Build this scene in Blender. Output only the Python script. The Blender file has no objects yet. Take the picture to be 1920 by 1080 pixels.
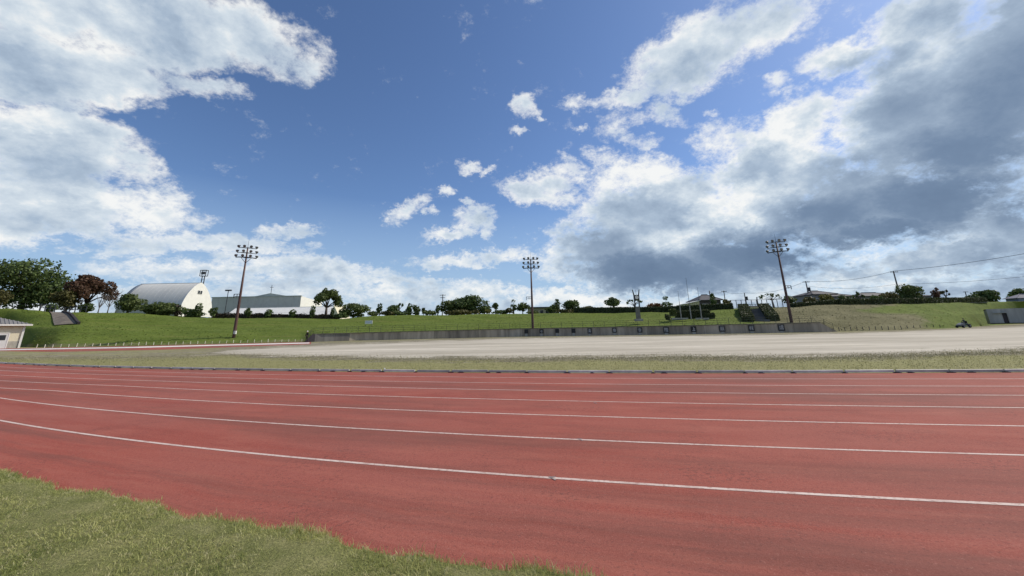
import bpy, math, random
import numpy as np
from mathutils import Vector, Matrix, Quaternion

scene = bpy.context.scene
R = math.radians
rng = np.random.default_rng(7)
random.seed(7)

# ------------------------------------------------------------------ camera
FPX, PPX, PPY, EYE = 721.0, 960.0, 431.0, 1.3      # focal length and principal point (in 1920 px widths), eye height
HORIZON = 618.0
PITCH = math.atan((HORIZON - PPY) / FPX)
ROLL = R(1.1)
cam_data = bpy.data.cameras.new('camera')
cam = bpy.data.objects.new('camera', cam_data)
scene.collection.objects.link(cam)
scene.camera = cam
cam_data.sensor_width = 36.0
cam_data.lens = FPX / 1920.0 * 36.0
cam_data.shift_x = 0.0
cam_data.shift_y = (PPY - 540.0) / 1920.0
cam_data.clip_end = 12000.0
cam_data.clip_start = 0.05
cam.matrix_world = (Matrix.Translation((0, 0, EYE)) @ Matrix.Rotation(math.pi / 2 + PITCH, 4, 'X')
                    @ Matrix.Rotation(-ROLL, 4, 'Z'))

def ray(px, py):
    x = (px - PPX) / FPX
    y = -(py - PPY) / FPX
    c, s = math.cos(ROLL), math.sin(ROLL)
    x, y = x * c + y * s, -x * s + y * c
    return (x, -y * math.sin(PITCH) + math.cos(PITCH), y * math.cos(PITCH) + math.sin(PITCH))

def at(px, py, Y):                 # a point of the place, Y metres ahead of the viewer
    r = ray(px, py)
    t = Y / r[1]
    return Vector((r[0] * t, Y, EYE + r[2] * t))

def gnd(px, py, z=0.0):            # the same on level ground
    r = ray(px, py)
    t = (z - EYE) / r[2]
    return Vector((r[0] * t, r[1] * t, z))

def yhor(px):
    return HORIZON - (px - PPX) * math.tan(ROLL)

# ------------------------------------------------------------------ sun, sky, exposure
SUN_AZ, SUN_EL = 70.0, 44.0        # azimuth clockwise from straight ahead
sun_dir = Vector((math.sin(R(SUN_AZ)) * math.cos(R(SUN_EL)), math.cos(R(SUN_AZ)) * math.cos(R(SUN_EL)), math.sin(R(SUN_EL))))
sd = bpy.data.lights.new('sun', 'SUN')
sd.energy = 4.0
sd.angle = R(0.6)
sd.color = (1.0, 0.90, 0.77)
sun = bpy.data.objects.new('sun', sd)
scene.collection.objects.link(sun)
sun.rotation_euler = (-sun_dir).to_track_quat('-Z', 'Y').to_euler()
sun.location = (40, 0, 60)

scene.view_settings.view_transform = 'Standard'
scene.view_settings.look = 'None'
scene.view_settings.gamma = 1.0
scene.view_settings.use_curve_mapping = False
scene.view_settings.exposure = 0.0

world = bpy.data.worlds.new('World')
scene.world = world
world.use_nodes = True
world.cycles.sampling_method = 'MANUAL'
world.cycles.sample_map_resolution = 512

class NT:                          # short-hand for node trees
    def __init__(self, tree):
        self.t = tree
        self.n = tree.nodes
        self.l = tree.links
    def put(self, sock, v):
        if isinstance(v, bpy.types.NodeSocket):
            self.l.new(v, sock)
        elif v is not None:
            if hasattr(sock.default_value, '__len__') and not hasattr(v, '__len__'):
                v = [v] * len(sock.default_value)
            if hasattr(sock.default_value, '__len__') and len(sock.default_value) == 4 and len(v) == 3:
                v = tuple(v) + (1.0,)
            sock.default_value = v
    def math(self, op, a, b=None, c=None, clamp=False):
        n = self.n.new('ShaderNodeMath')
        n.operation = op
        n.use_clamp = clamp
        for i, v in enumerate((a, b, c)):
            if v is not None:
                self.put(n.inputs[i], v)
        return n.outputs[0]
    def vec(self, op, a, b=None, c=None, s=None):
        n = self.n.new('ShaderNodeVectorMath')
        n.operation = op
        self.put(n.inputs[0], a)
        if b is not None:
            self.put(n.inputs[1], b)
        if c is not None:
            self.put(n.inputs[2], c)
        if s is not None:
            self.put(n.inputs['Scale'], s)
        return n.outputs['Value'] if op in ('DOT_PRODUCT', 'LENGTH', 'DISTANCE') else n.outputs[0]
    def noise(self, v, scale, detail=4.0, rough=0.5, dist=0.0, out='Fac'):
        n = self.n.new('ShaderNodeTexNoise')
        if v is not None:
            self.put(n.inputs['Vector'], v)
        n.inputs['Scale'].default_value = scale
        n.inputs['Detail'].default_value = detail
        n.inputs['Roughness'].default_value = rough
        n.inputs['Distortion'].default_value = dist
        return n.outputs[0] if out == 'Fac' else n.outputs[1]
    def maprange(self, v, a, b, c=0.0, d=1.0, smooth=False):
        n = self.n.new('ShaderNodeMapRange')
        n.interpolation_type = 'SMOOTHSTEP' if smooth else 'LINEAR'
        n.clamp = True
        self.put(n.inputs[0], v)
        for i, x in enumerate((a, b, c, d)):
            self.put(n.inputs[i + 1], x)
        return n.outputs[0]
    def mix(self, f, a, b, blend='MIX'):
        n = self.n.new('ShaderNodeMix')
        n.data_type = 'RGBA'
        n.blend_type = blend
        n.clamp_factor = True
        self.put(n.inputs[0], f)
        self.put(n.inputs[6], a)
        self.put(n.inputs[7], b)
        return n.outputs[2]
    def ramp(self, v, stops):
        n = self.n.new('ShaderNodeValToRGB')
        e = n.color_ramp.elements
        while len(e) < len(stops):
            e.new(0.5)
        for el, (p, col) in zip(e, stops):
            el.position = p
            el.color = tuple(col) + (1.0,) if len(col) == 3 else col
        self.put(n.inputs[0], v)
        return n.outputs[0]
    def mapping(self, v, loc=(0, 0, 0), rot=(0, 0, 0), scale=(1, 1, 1), kind='POINT'):
        n = self.n.new('ShaderNodeMapping')
        n.vector_type = kind
        self.put(n.inputs[0], v)
        n.inputs['Location'].default_value = loc
        n.inputs['Rotation'].default_value = rot
        n.inputs['Scale'].default_value = scale
        return n.outputs[0]

def build_sky():
    t = world.node_tree
    t.nodes.clear()
    k = NT(t)
    out = k.n.new('ShaderNodeOutputWorld')
    bg = k.n.new('ShaderNodeBackground')
    bg.inputs['Strength'].default_value = SKY_STRENGTH
    k.l.new(bg.outputs[0], out.inputs[0])
    sky = k.n.new('ShaderNodeTexSky')
    sky.sky_type = 'NISHITA'
    sky.sun_disc = False
    sky.sun_elevation = R(SUN_EL)
    sky.sun_rotation = R(SUN_AZ)
    sky.altitude = 100.0
    sky.air_density = 1.0
    sky.dust_density = 0.6
    sky.ozone_density = 1.6
    d = k.n.new('ShaderNodeTexCoord').outputs['Generated']
    sep = k.n.new('ShaderNodeSeparateXYZ')
    k.l.new(d, sep.inputs[0])
    X, Y, Z = sep.outputs
    zc = k.math('MAXIMUM', Z, 0.0)
    q = k.vec('SCALE', k.vec('MULTIPLY', d, (1.0, 1.0, 1.3)), s=k.math('DIVIDE', 1.0, k.math('MULTIPLY_ADD', zc, 0.6, 0.55)))
    az = k.math('ARCTAN2', X, Y)
    el = k.math('ARCSINE', Z)
    cb = k.n.new('ShaderNodeCombineXYZ')
    k.l.new(az, cb.inputs[0])
    k.l.new(el, cb.inputs[1])
    ae = cb.outputs[0]
    # ragged outlines: wander the lookup before the cloud masses are placed
    w1 = k.vec('SUBTRACT', k.noise(q, 2.6, 1.0, 0.55, out='Color'), (0.5, 0.5, 0.5))
    w2 = k.vec('SUBTRACT', k.noise(q, 11.0, 4.0, 0.74, out='Color'), (0.5, 0.5, 0.5))
    ae = k.vec('MULTIPLY_ADD', w1, (0.07, 0.045, 0.0), ae)
    ae = k.vec('MULTIPLY_ADD', w2, (0.085, 0.07, 0.0), ae)
    spx = k.n.new('ShaderNodeSeparateXYZ')
    k.l.new(ae, spx.inputs[0])
    def triple(x):
        c3 = k.n.new('ShaderNodeCombineXYZ')
        for i in range(3):
            k.l.new(x, c3.inputs[i])
        return c3.outputs[0]
    az3, el3 = triple(spx.outputs[0]), triple(spx.outputs[1])

    def ang(px, py):
        r = ray(px, py)
        return Vector((math.atan2(r[0], r[1]), math.atan2(r[2], math.hypot(r[0], r[1]))))
    def blob(px, py, rx, ry, rot, w):       # an ellipse: two linear forms of (azimuth, elevation)
        c = ang(px, py)
        a = R(rot)
        e1 = ang(px + rx * 0.5 * math.cos(a), py + rx * 0.5 * math.sin(a)) - c
        e2 = ang(px + ry * 0.5 * math.sin(a), py - ry * 0.5 * math.cos(a)) - c
        ra, rb, th = e1.length * 2, e2.length * 2, math.atan2(e1.y, e1.x)
        A1, B1 = math.cos(th) / ra, math.sin(th) / ra
        A2, B2 = -math.sin(th) / rb, math.cos(th) / rb
        return A1, B1, -(A1 * c.x + B1 * c.y), A2, B2, -(A2 * c.x + B2 * c.y), w
    def field(lst, floor, after):           # three ellipses at a time, one in each lane of a vector
        lst = [blob(*b) for b in lst]
        while len(lst) % 3:
            lst.append(lst[-1])
        acc = triple(k.math('MULTIPLY_ADD', after, 1e-7, floor))
        for i in range(0, len(lst), 3):
            g = list(zip(*lst[i:i + 3]))
            e = k.vec('MULTIPLY_ADD', acc, (1e-7, 1e-7, 1e-7), el3)
            u = k.vec('MULTIPLY_ADD', az3, g[0], k.vec('MULTIPLY_ADD', e, g[1], g[2]))
            v = k.vec('MULTIPLY_ADD', az3, g[3], k.vec('MULTIPLY_ADD', e, g[4], g[5]))
            r2 = k.vec('MULTIPLY_ADD', u, u, k.vec('MULTIPLY', v, v))
            acc = k.vec('MAXIMUM', acc, k.vec('MULTIPLY_ADD', r2, [-x for x in g[6]], g[6]))
        sp = k.n.new('ShaderNodeSeparateXYZ')
        k.l.new(acc, sp.inputs[0])
        return k.math('MAXIMUM', k.math('MAXIMUM', sp.outputs[0], sp.outputs[1]), sp.outputs[2])
    base = field(CLOUDS, -0.30, az)
    darks = field(DARKS, 0.0, base)
    glow = field(GLOWS, 0.0, darks)
    # the rest of the sky, beyond the picture, carries the same broken cloud
    beyond = k.math('MAXIMUM', k.maprange(k.math('ABSOLUTE', az), 1.05, 1.35), k.maprange(el, 0.85, 1.05))
    rest = k.math('MULTIPLY_ADD', k.noise(d, 1.6, 1.0, 0.5), 2.2, -1.15)
    rest = k.math('MULTIPLY_ADD', k.math('SUBTRACT', beyond, 1.0), 2.0, rest)
    base = k.math('MAXIMUM', base, rest)
    base = k.math('MINIMUM', base, 0.90)
    n1 = k.noise(q, 7.0, 8.0, 0.60)
    b1 = k.math('SUBTRACT', n1, 0.5)
    dens = k.math('MULTIPLY_ADD', b1, 1.35, base)
    f1 = k.noise(q, 25.0, 6.0, 0.72)
    edge = k.math('MULTIPLY_ADD', k.math('SUBTRACT', f1, 0.5), 1.25, dens)
    alpha = k.maprange(edge, -0.16, 0.56, smooth=True)
    thick = k.maprange(edge, 0.08, 0.70, smooth=True)
    # light: each lump is brighter on the side that looks to the sun
    n2 = k.noise(k.vec('ADD', q, (0.024, 0.004, 0.038)), 5.0, 4.0, 0.52)
    n3 = k.noise(q, 5.0, 4.0, 0.52)
    lit = k.math('SUBTRACT', n3, n2)
    f2 = k.noise(k.vec('ADD', q, (0.004, 0.001, 0.007)), 25.0, 5.0, 0.72)
    fine = k.math('SUBTRACT', f1, f2)
    dark = k.math('MAXIMUM', darks, k.math('MULTIPLY', k.maprange(dens, 0.40, 1.20), 0.14))
    dark = k.math('MULTIPLY', k.math('MULTIPLY_ADD', b1, 0.10, dark), k.maprange(dens, 0.04, 0.42, smooth=True))
    soft = k.maprange(dark, 0.10, 0.45, 1.0, 0.30)
    L = k.math('MULTIPLY_ADD', k.math('MULTIPLY', lit, soft), 1.25, 0.82)
    L = k.math('MULTIPLY_ADD', k.math('MULTIPLY', fine, soft), 0.28, L)
    L = k.math('MULTIPLY_ADD', k.math('SUBTRACT', 1.0, thick), 0.20, L)
    L = k.math('MULTIPLY_ADD', dark, -0.90, L)
    L = k.math('MULTIPLY_ADD', glow, 0.30, L, clamp=True)
    s = 1.0 / SKY_STRENGTH
    col = k.ramp(L, [(0.0, (0.098, 0.155, 0.255)), (0.30, (0.175, 0.25, 0.37)), (0.62, (0.41, 0.51, 0.635)), (0.85, (0.67, 0.75, 0.82)), (1.0, (0.93, 0.94, 0.93))])
    col = k.vec('SCALE', col, s=s)
    skyc = k.mix(1.0, sky.outputs[0], SKY_TINT, 'MULTIPLY')
    # moist air low over the land
    haze = k.maprange(el, 0.0, 0.32, 0.92, 0.0)
    skyc = k.mix(haze, skyc, tuple(v * s for v in (0.40, 0.56, 0.76)))
    col = k.mix(k.math('MULTIPLY', alpha, 0.97), skyc, col)
    k.l.new(col, bg.inputs[0])

SKY_STRENGTH = 0.10
SKY_TINT = (0.86, 1.01, 1.24)
# cloud masses: where they stand (seen from the field), size, tilt, density
CLOUDS = [
 (280, 40, 320, 95, 8, 0.85), (490, 80, 120, 70, 20, 0.6), (90, 125, 260, 75, 5, 0.85), (380, 165, 100, 24, 12, 0.4), (590, 125, 45, 50, 30, 0.35),
 (70, 260, 235, 80, 10, 0.85), (230, 300, 95, 40, 25, 0.55), (110, 380, 230, 70, 5, 0.75), (300, 385, 75, 45, 20, 0.45), (15, 410, 90, 60, 0, 0.7),
 (440, 455, 160, 22, 4, 0.45), (535, 428, 60, 17, -5, 0.41), (130, 466, 39, 12, 5, 0.29), (270, 455, 110, 26, -5, 0.35), (385, 405, 34, 18, 0, 0.25),
 (600, 505, 190, 28, 6, 0.45), (420, 510, 220, 26, 0, 0.4), (880, 487, 124, 16, -3, 0.45), (740, 525, 200, 14, 3, 0.4), (960, 480, 52, 16, 0, 0.29),
 (830, 552, 190, 20, 0, 0.55), (560, 545, 200, 30, 0, 0.45), (1080, 560, 140, 22, 0, 0.55), (1420, 548, 90, 30, -10, 0.55), (985, 203, 26, 21, 20, 0.43),
 (971, 248, 18, 10, 0, 0.36), (1008, 226, 12, 8, 0, 0.32), (882, 310, 23, 14, 0, 0.4), (835, 357, 17, 12, 0, 0.36), (806, 399, 16, 9, 0, 0.32),
 (918, 318, 16, 8, -20, 0.3), (752, 400, 44, 21, -25, 0.4), (848, 438, 65, 14, -14, 0.4), (893, 408, 48, 21, -10, 0.39), (926, 428, 16, 23, 0, 0.29),
 (877, 385, 18, 9, 20, 0.26), (1040, 335, 55, 37, -5, 0.49), (1000, 360, 51, 25, 10, 0.48), (1060, 375, 39, 23, 0, 0.32), (1310, 95, 180, 72, -28, 0.8),
 (1420, 45, 110, 50, -25, 0.65), (1190, 172, 110, 24, -20, 0.5), (1100, 191, 52, 12, -8, 0.26), (1145, 232, 36, 27, -40, 0.2), (1190, 222, 30, 16, 0, 0.2),
 (1240, 213, 39, 18, 25, 0.2), (1205, 275, 30, 14, -20, 0.2), (1120, 293, 30, 16, 10, 0.2), (1455, 160, 34, 21, -30, 0.3), (1330, 215, 21, 10, 0, 0.26),
 (1090, 245, 12, 8, 0, 0.2), (1165, 265, 18, 12, 0, 0.2), (1350, 258, 64, 39, -20, 0.41), (1190, 338, 108, 44, -8, 0.6), (1250, 410, 220, 105, 0, 0.9),
 (1440, 335, 175, 110, -20, 0.9), (1510, 230, 90, 65, -20, 0.7), (1570, 115, 105, 38, -12, 0.6), (1715, 50, 130, 60, -25, 0.75), (1760, 220, 290, 180, -10, 1.0),
 (1970, 120, 250, 240, 0, 1.0), (1650, 390, 320, 90, -8, 1.0), (1300, 500, 290, 64, -4, 0.95), (1200, 520, 160, 40, 0, 0.8), (1440, 435, 140, 50, -5, 0.9),
 (1130, 470, 130, 56, 10, 0.65), (1050, 490, 70, 36, -10, 0.5), (1800, 475, 260, 45, -8, 0.7), (1600, 515, 160, 25, -5, 0.5), (1880, 440, 120, 60, 0, 0.8),
 (1880, 515, 220, 25, -6, 0.55), (1700, 545, 260, 18, -3, 0.5), (300, 575, 420, 26, 0, 0.3), (760, 578, 420, 22, 0, 0.36), (1150, 575, 300, 22, 0, 0.4),
 (1500, 560, 300, 30, 0, 0.45), (1800, 540, 300, 34, -4, 0.55),
]
DARKS = [
 (1230, 508, 250, 62, 2, 0.70), (1450, 475, 290, 66, -6, 0.74), (1640, 440, 180, 50, -10, 0.66), (1740, 370, 270, 95, -10, 0.66), (1890, 190, 220, 230, 0, 0.56), (1700, 210, 160, 80, -20, 0.42),
 (1130, 460, 120, 60, 0, 0.44), (1620, 130, 130, 35, -15, 0.36), (1880, 500, 230, 35, -5, 0.40), (1830, 470, 160, 40, -8, 0.42), (1420, 310, 80, 40, -20, 0.28), (1600, 330, 160, 60, -10, 0.45),
 (120, 325, 220, 40, 8, 0.15), (60, 130, 240, 60, 10, 0.17), (120, 415, 230, 36, 5, 0.17), (300, 150, 160, 30, 8, 0.12), (1800, 290, 250, 110, -10, 0.60), (1560, 400, 200, 70, -8, 0.60), (1900, 380, 160, 90, 0, 0.5), (500, 525, 240, 28, 0, 0.24), (1300, 125, 120, 40, -28, 0.14),
 (1500, 560, 500, 30, 0, 0.26), (1850, 545, 260, 50, -4, 0.40), (1700, 500, 150, 30, -8, 0.30), (600, 575, 600, 25, 0, 0.22), (1200, 400, 120, 50, 0, 0.30),
]
GLOWS = [(1350, 385, 95, 36, -30, 0.8), (1180, 325, 120, 36, -6, 0.8), (1470, 230, 70, 60, -30, 0.8), (1330, 280, 70, 40, -20, 0.7), (60, 215, 140, 30, 10, 0.6), (1200, 320, 120, 30, -5, 0.6), (1540, 250, 110, 40, -15, 0.6), (1620, 60, 140, 35, -30, 0.5), (1060, 555, 120, 25, 0, 0.5), (1420, 530, 50, 30, 0, 0.6), (230, 375, 120, 22, 5, 0.5)]
build_sky()

scene.cycles.max_bounces = 5
scene.cycles.diffuse_bounces = 2
scene.cycles.glossy_bounces = 2
scene.cycles.transmission_bounces = 3
scene.cycles.transparent_max_bounces = 4

# ------------------------------------------------------------------ helpers
col = scene.collection

def tag(o, label=None, cat=None, group=None, kind=None):
    if label:
        o['label'] = label
    if cat:
        o['category'] = cat
    if group:
        o['group'] = group
    if kind:
        o['kind'] = kind
    return o

def empty(name, loc, rz=0.0):
    o = bpy.data.objects.new(name, None)
    col.objects.link(o)
    o.location = loc
    o.rotation_euler = (0, 0, rz)
    o.empty_display_size = 0.3
    return o

def np_mesh(name, V, F, smooth=False):
    V = np.asarray(V, dtype=np.float32)
    F = np.asarray(F, dtype=np.int32)
    me = bpy.data.meshes.new(name)
    n, kk = F.shape
    me.vertices.add(len(V))
    me.vertices.foreach_set('co', V.ravel())
    me.loops.add(n * kk)
    me.loops.foreach_set('vertex_index', F.ravel())
    me.polygons.add(n)
    me.polygons.foreach_set('loop_start', np.arange(0, n * kk, kk, dtype=np.int32))
    if smooth:
        me.polygons.foreach_set('use_smooth', np.ones(n, dtype=bool))
    me.update(calc_edges=True)
    me.validate()
    return me

def obj(name, me, mat=None, parent=None, loc=None, rz=0.0):
    o = bpy.data.objects.new(name, me)
    col.objects.link(o)
    if mat is not None and not me.materials:
        me.materials.append(mat)
    if parent is not None:
        o.parent = parent
    if loc is not None:
        o.location = loc
    if rz:
        o.rotation_euler = (0, 0, rz)
    return o

class MB:
    def __init__(self):
        self.v, self.f = [], []
    def add(self, vs, fs):
        n = len(self.v)
        self.v += [tuple(p) for p in vs]
        self.f += [tuple(i + n for i in f) for f in fs]
        return self
    def box(self, c, s, rz=0.0, taper=1.0):
        x, y, z = s[0] / 2, s[1] / 2, s[2] / 2
        ca, sa = math.cos(rz), math.sin(rz)
        vs = []
        for zz, t in ((-z, 1.0), (z, taper)):
            for xx, yy in ((-x, -y), (x, -y), (x, y), (-x, y)):
                xx, yy = xx * t, yy * t
                vs.append((c[0] + xx * ca - yy * sa, c[1] + xx * sa + yy * ca, c[2] + zz))
        return self.add(vs, [(3, 2, 1, 0), (4, 5, 6, 7), (0, 1, 5, 4), (1, 2, 6, 5), (2, 3, 7, 6), (3, 0, 4, 7)])
    def tube(self, pts, rad, n=8, cap=True):
        pts = [Vector(p) for p in pts]
        if not hasattr(rad, '__len__'):
            rad = [rad] * len(pts)
        rings = []
        base = len(self.v)
        for i, p in enumerate(pts):
            d = (pts[min(i + 1, len(pts) - 1)] - pts[max(i - 1, 0)]).normalized()
            a = d.cross(Vector((0, 0, 1)) if abs(d.z) < 0.9 else Vector((1, 0, 0))).normalized()
            b = d.cross(a)
            rings.append([p + (a * math.cos(2 * math.pi * j / n) + b * math.sin(2 * math.pi * j / n)) * rad[i] for j in range(n)])
        vs = [p for r in rings for p in r]
        fs = []
        for i in range(len(pts) - 1):
            for j in range(n):
                j2 = (j + 1) % n
                fs.append((i * n + j, i * n + j2, (i + 1) * n + j2, (i + 1) * n + j))
        if cap:
            fs.append(tuple(range(n - 1, -1, -1)))
            fs.append(tuple((len(pts) - 1) * n + j for j in range(n)))
        return self.add(vs, fs)
    def beam(self, p0, p1, w, h):
        p0, p1 = Vector(p0), Vector(p1)
        d = (p1 - p0).normalized()
        a = d.cross(Vector((0, 0, 1)) if abs(d.z) < 0.95 else Vector((1, 0, 0))).normalized() * (w / 2)
        b = a.cross(d).normalized() * (h / 2)
        vs = [p0 - a - b, p0 + a - b, p0 + a + b, p0 - a + b, p1 - a - b, p1 + a - b, p1 + a + b, p1 - a + b]
        return self.add(vs, [(0, 1, 2, 3), (7, 6, 5, 4), (0, 4, 5, 1), (1, 5, 6, 2), (2, 6, 7, 3), (3, 7, 4, 0)])
    def prism(self, poly, a, b):          # polygon points swept from offset a to offset b
        n = len(poly)
        a, b = Vector(a), Vector(b)
        vs = [Vector(p) + a for p in poly] + [Vector(p) + b for p in poly]
        fs = [tuple(range(n - 1, -1, -1)), tuple(range(n, 2 * n))]
        for i in range(n):
            j = (i + 1) % n
            fs.append((i, j, j + n, i + n))
        return self.add(vs, fs)
    def mesh(self, name, smooth=False):
        me = bpy.data.meshes.new(name)
        me.from_pydata(self.v, [], self.f)
        if smooth:
            me.polygons.foreach_set('use_smooth', np.ones(len(self.f), dtype=bool))
        me.update()
        return me
    def build(self, name, mat, parent=None, smooth=False, loc=None, rz=0.0):
        me = self.mesh(name, smooth)
        # consistent outward normals
        import bmesh
        bm = bmesh.new()
        bm.from_mesh(me)
        bmesh.ops.recalc_face_normals(bm, faces=bm.faces)
        bm.to_mesh(me)
        bm.free()
        return obj(name, me, mat, parent, loc, rz)

# ------------------------------------------------------------------ materials
def material(name, fn):
    m = bpy.data.materials.new(name)
    m.use_nodes = True
    t = m.node_tree
    t.nodes.clear()
    k = NT(t)
    out = k.n.new('ShaderNodeOutputMaterial')
    b = k.n.new('ShaderNodeBsdfPrincipled')
    k.l.new(b.outputs[0], out.inputs[0])
    k.out, k.b = out, b
    fn(k)
    return m

def bump(k, h, strength, dist):
    n = k.n.new('ShaderNodeBump')
    n.inputs['Strength'].default_value = strength
    n.inputs['Distance'].default_value = dist
    k.put(n.inputs['Height'], h)
    k.l.new(n.outputs[0], k.b.inputs['Normal'])

def pos(k):
    return k.n.new('ShaderNodeNewGeometry').outputs['Position']

def objrand(k):
    return k.n.new('ShaderNodeObjectInfo').outputs['Random']

def plain(name, c, rough=0.6, var=0.18, scale=3.0, metal=0.0, bmp=0.0, rand=0.0, spec=0.5, streak=False):
    def fn(k):
        p = k.n.new('ShaderNodeTexCoord').outputs['Object']
        if streak:
            p = k.mapping(p, scale=(1, 1, 0.15))
        n = k.noise(p, scale, 5.0, 0.6)
        lo = tuple(x * (1 - var) for x in c)
        hi = tuple(min(1, x * (1 + var)) for x in c)
        cc = k.mix(k.maprange(n, 0.3, 0.7), lo, hi)
        if rand:
            h = k.n.new('ShaderNodeHueSaturation')
            k.put(h.inputs['Value'], k.maprange(objrand(k), 0, 1, 1 - rand, 1 + rand))
            k.put(h.inputs['Color'], cc)
            cc = h.outputs[0]
        k.put(k.b.inputs['Base Color'], cc)
        k.b.inputs['Roughness'].default_value = rough
        k.b.inputs['Metallic'].default_value = metal
        k.b.inputs['Specular IOR Level'].default_value = spec
        if bmp:
            bump(k, n, bmp, 0.02)
    return material(name, fn)

def m_track(k):
    p = pos(k)
    lane = k.n.new('ShaderNodeAttribute')
    lane.attribute_name = 'lane'
    lv = lane.outputs['Vector']                       # x along the lane in metres, y across in lanes
    st = k.noise(k.mapping(lv, scale=(0.22, 2.1, 1)), 1.0, 5.0, 0.6)
    st2 = k.noise(k.mapping(lv, loc=(31, 7, 0), scale=(0.7, 3.3, 1)), 1.0, 6.0, 0.62)
    big = k.noise(p, 0.16, 3.0, 0.5)
    patch = k.noise(p, 1.1, 6.0, 0.65)
    grain = k.noise(p, 120.0, 3.0, 0.7)
    gr2 = k.noise(p, 22.0, 5.0, 0.7)
    c = k.mix(k.maprange(big, 0.40, 0.60), (0.283, 0.086, 0.064), (0.307, 0.072, 0.047))
    c = k.mix(k.maprange(st, 0.47, 0.66, 0, 0.8), c, (0.243, 0.043, 0.027))
    c = k.mix(k.maprange(st2, 0.50, 0.70, 0, 0.75), c, (0.351, 0.110, 0.075))
    c = k.mix(k.maprange(patch, 0.54, 0.72, 0, 0.55), c, (0.178, 0.044, 0.031))
    c = k.mix(k.maprange(gr2, 0.54, 0.74, 0, 0.5), c, (0.145, 0.037, 0.028))
    scuff = k.math('MULTIPLY', k.maprange(k.noise(p, 0.8, 4.0, 0.6), 0.50, 0.64), k.maprange(k.noise(p, 24.0, 5.0, 0.72), 0.50, 0.62))
    c = k.mix(k.math('MULTIPLY', scuff, 0.8), c, (0.091, 0.029, 0.023))
    c = k.mix(k.maprange(grain, 0.42, 0.66, 0.0, 0.55), c, (0.431, 0.151, 0.112))
    wear = k.noise(k.mapping(lv, loc=(5, 2, 0), scale=(0.11, 0.8, 1)), 1.0, 6.0, 0.68)
    c = k.mix(k.maprange(wear, 0.47, 0.63, 0, 0.62), c, (0.165, 0.067, 0.050))
    seam = k.noise(k.mapping(p, scale=(1.0, 1.0, 1.0)), 55.0, 4.0, 0.8)
    c = k.mix(k.maprange(seam, 0.60, 0.70, 0, 0.6), c, (0.083, 0.031, 0.025))
    sp = k.noise(p, 42.0, 2.0, 0.6)
    c = k.mix(k.maprange(sp, 0.60, 0.72, 0, 0.55), c, (0.110, 0.042, 0.036))
    c = k.mix(k.maprange(k.noise(p, 48.0, 2.0, 0.6), 0.62, 0.74, 0, 0.45), c, (0.400, 0.190, 0.150))
    k.put(k.b.inputs['Base Color'], c)
    k.b.inputs['Roughness'].default_value = 0.85
    k.b.inputs['Specular IOR Level'].default_value = 0.22
    h = k.math('MULTIPLY_ADD', gr2, 0.5, grain)
    bump(k, h, 0.55, 0.006)
M_TRACK = material('track_rubber', m_track)

def m_line(k):
    p = pos(k)
    w = k.noise(p, 26.0, 6.0, 0.7)
    big = k.noise(p, 1.4, 4.0, 0.6)
    c = k.mix(k.maprange(big, 0.35, 0.7), (0.56, 0.43, 0.37), (0.68, 0.56, 0.49))
    c = k.mix(k.maprange(w, 0.50, 0.64, 0, 0.70), c, (0.30, 0.13, 0.10))
    c = k.mix(k.maprange(k.noise(p, 3.5, 5.0, 0.65), 0.52, 0.68, 0, 0.45), c, (0.32, 0.16, 0.13))
    k.put(k.b.inputs['Base Color'], c)
    k.b.inputs['Roughness'].default_value = 0.7
    bump(k, k.noise(p, 120.0, 3.0, 0.7), 0.4, 0.005)
M_LINE = material('line_paint', m_line)

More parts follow.
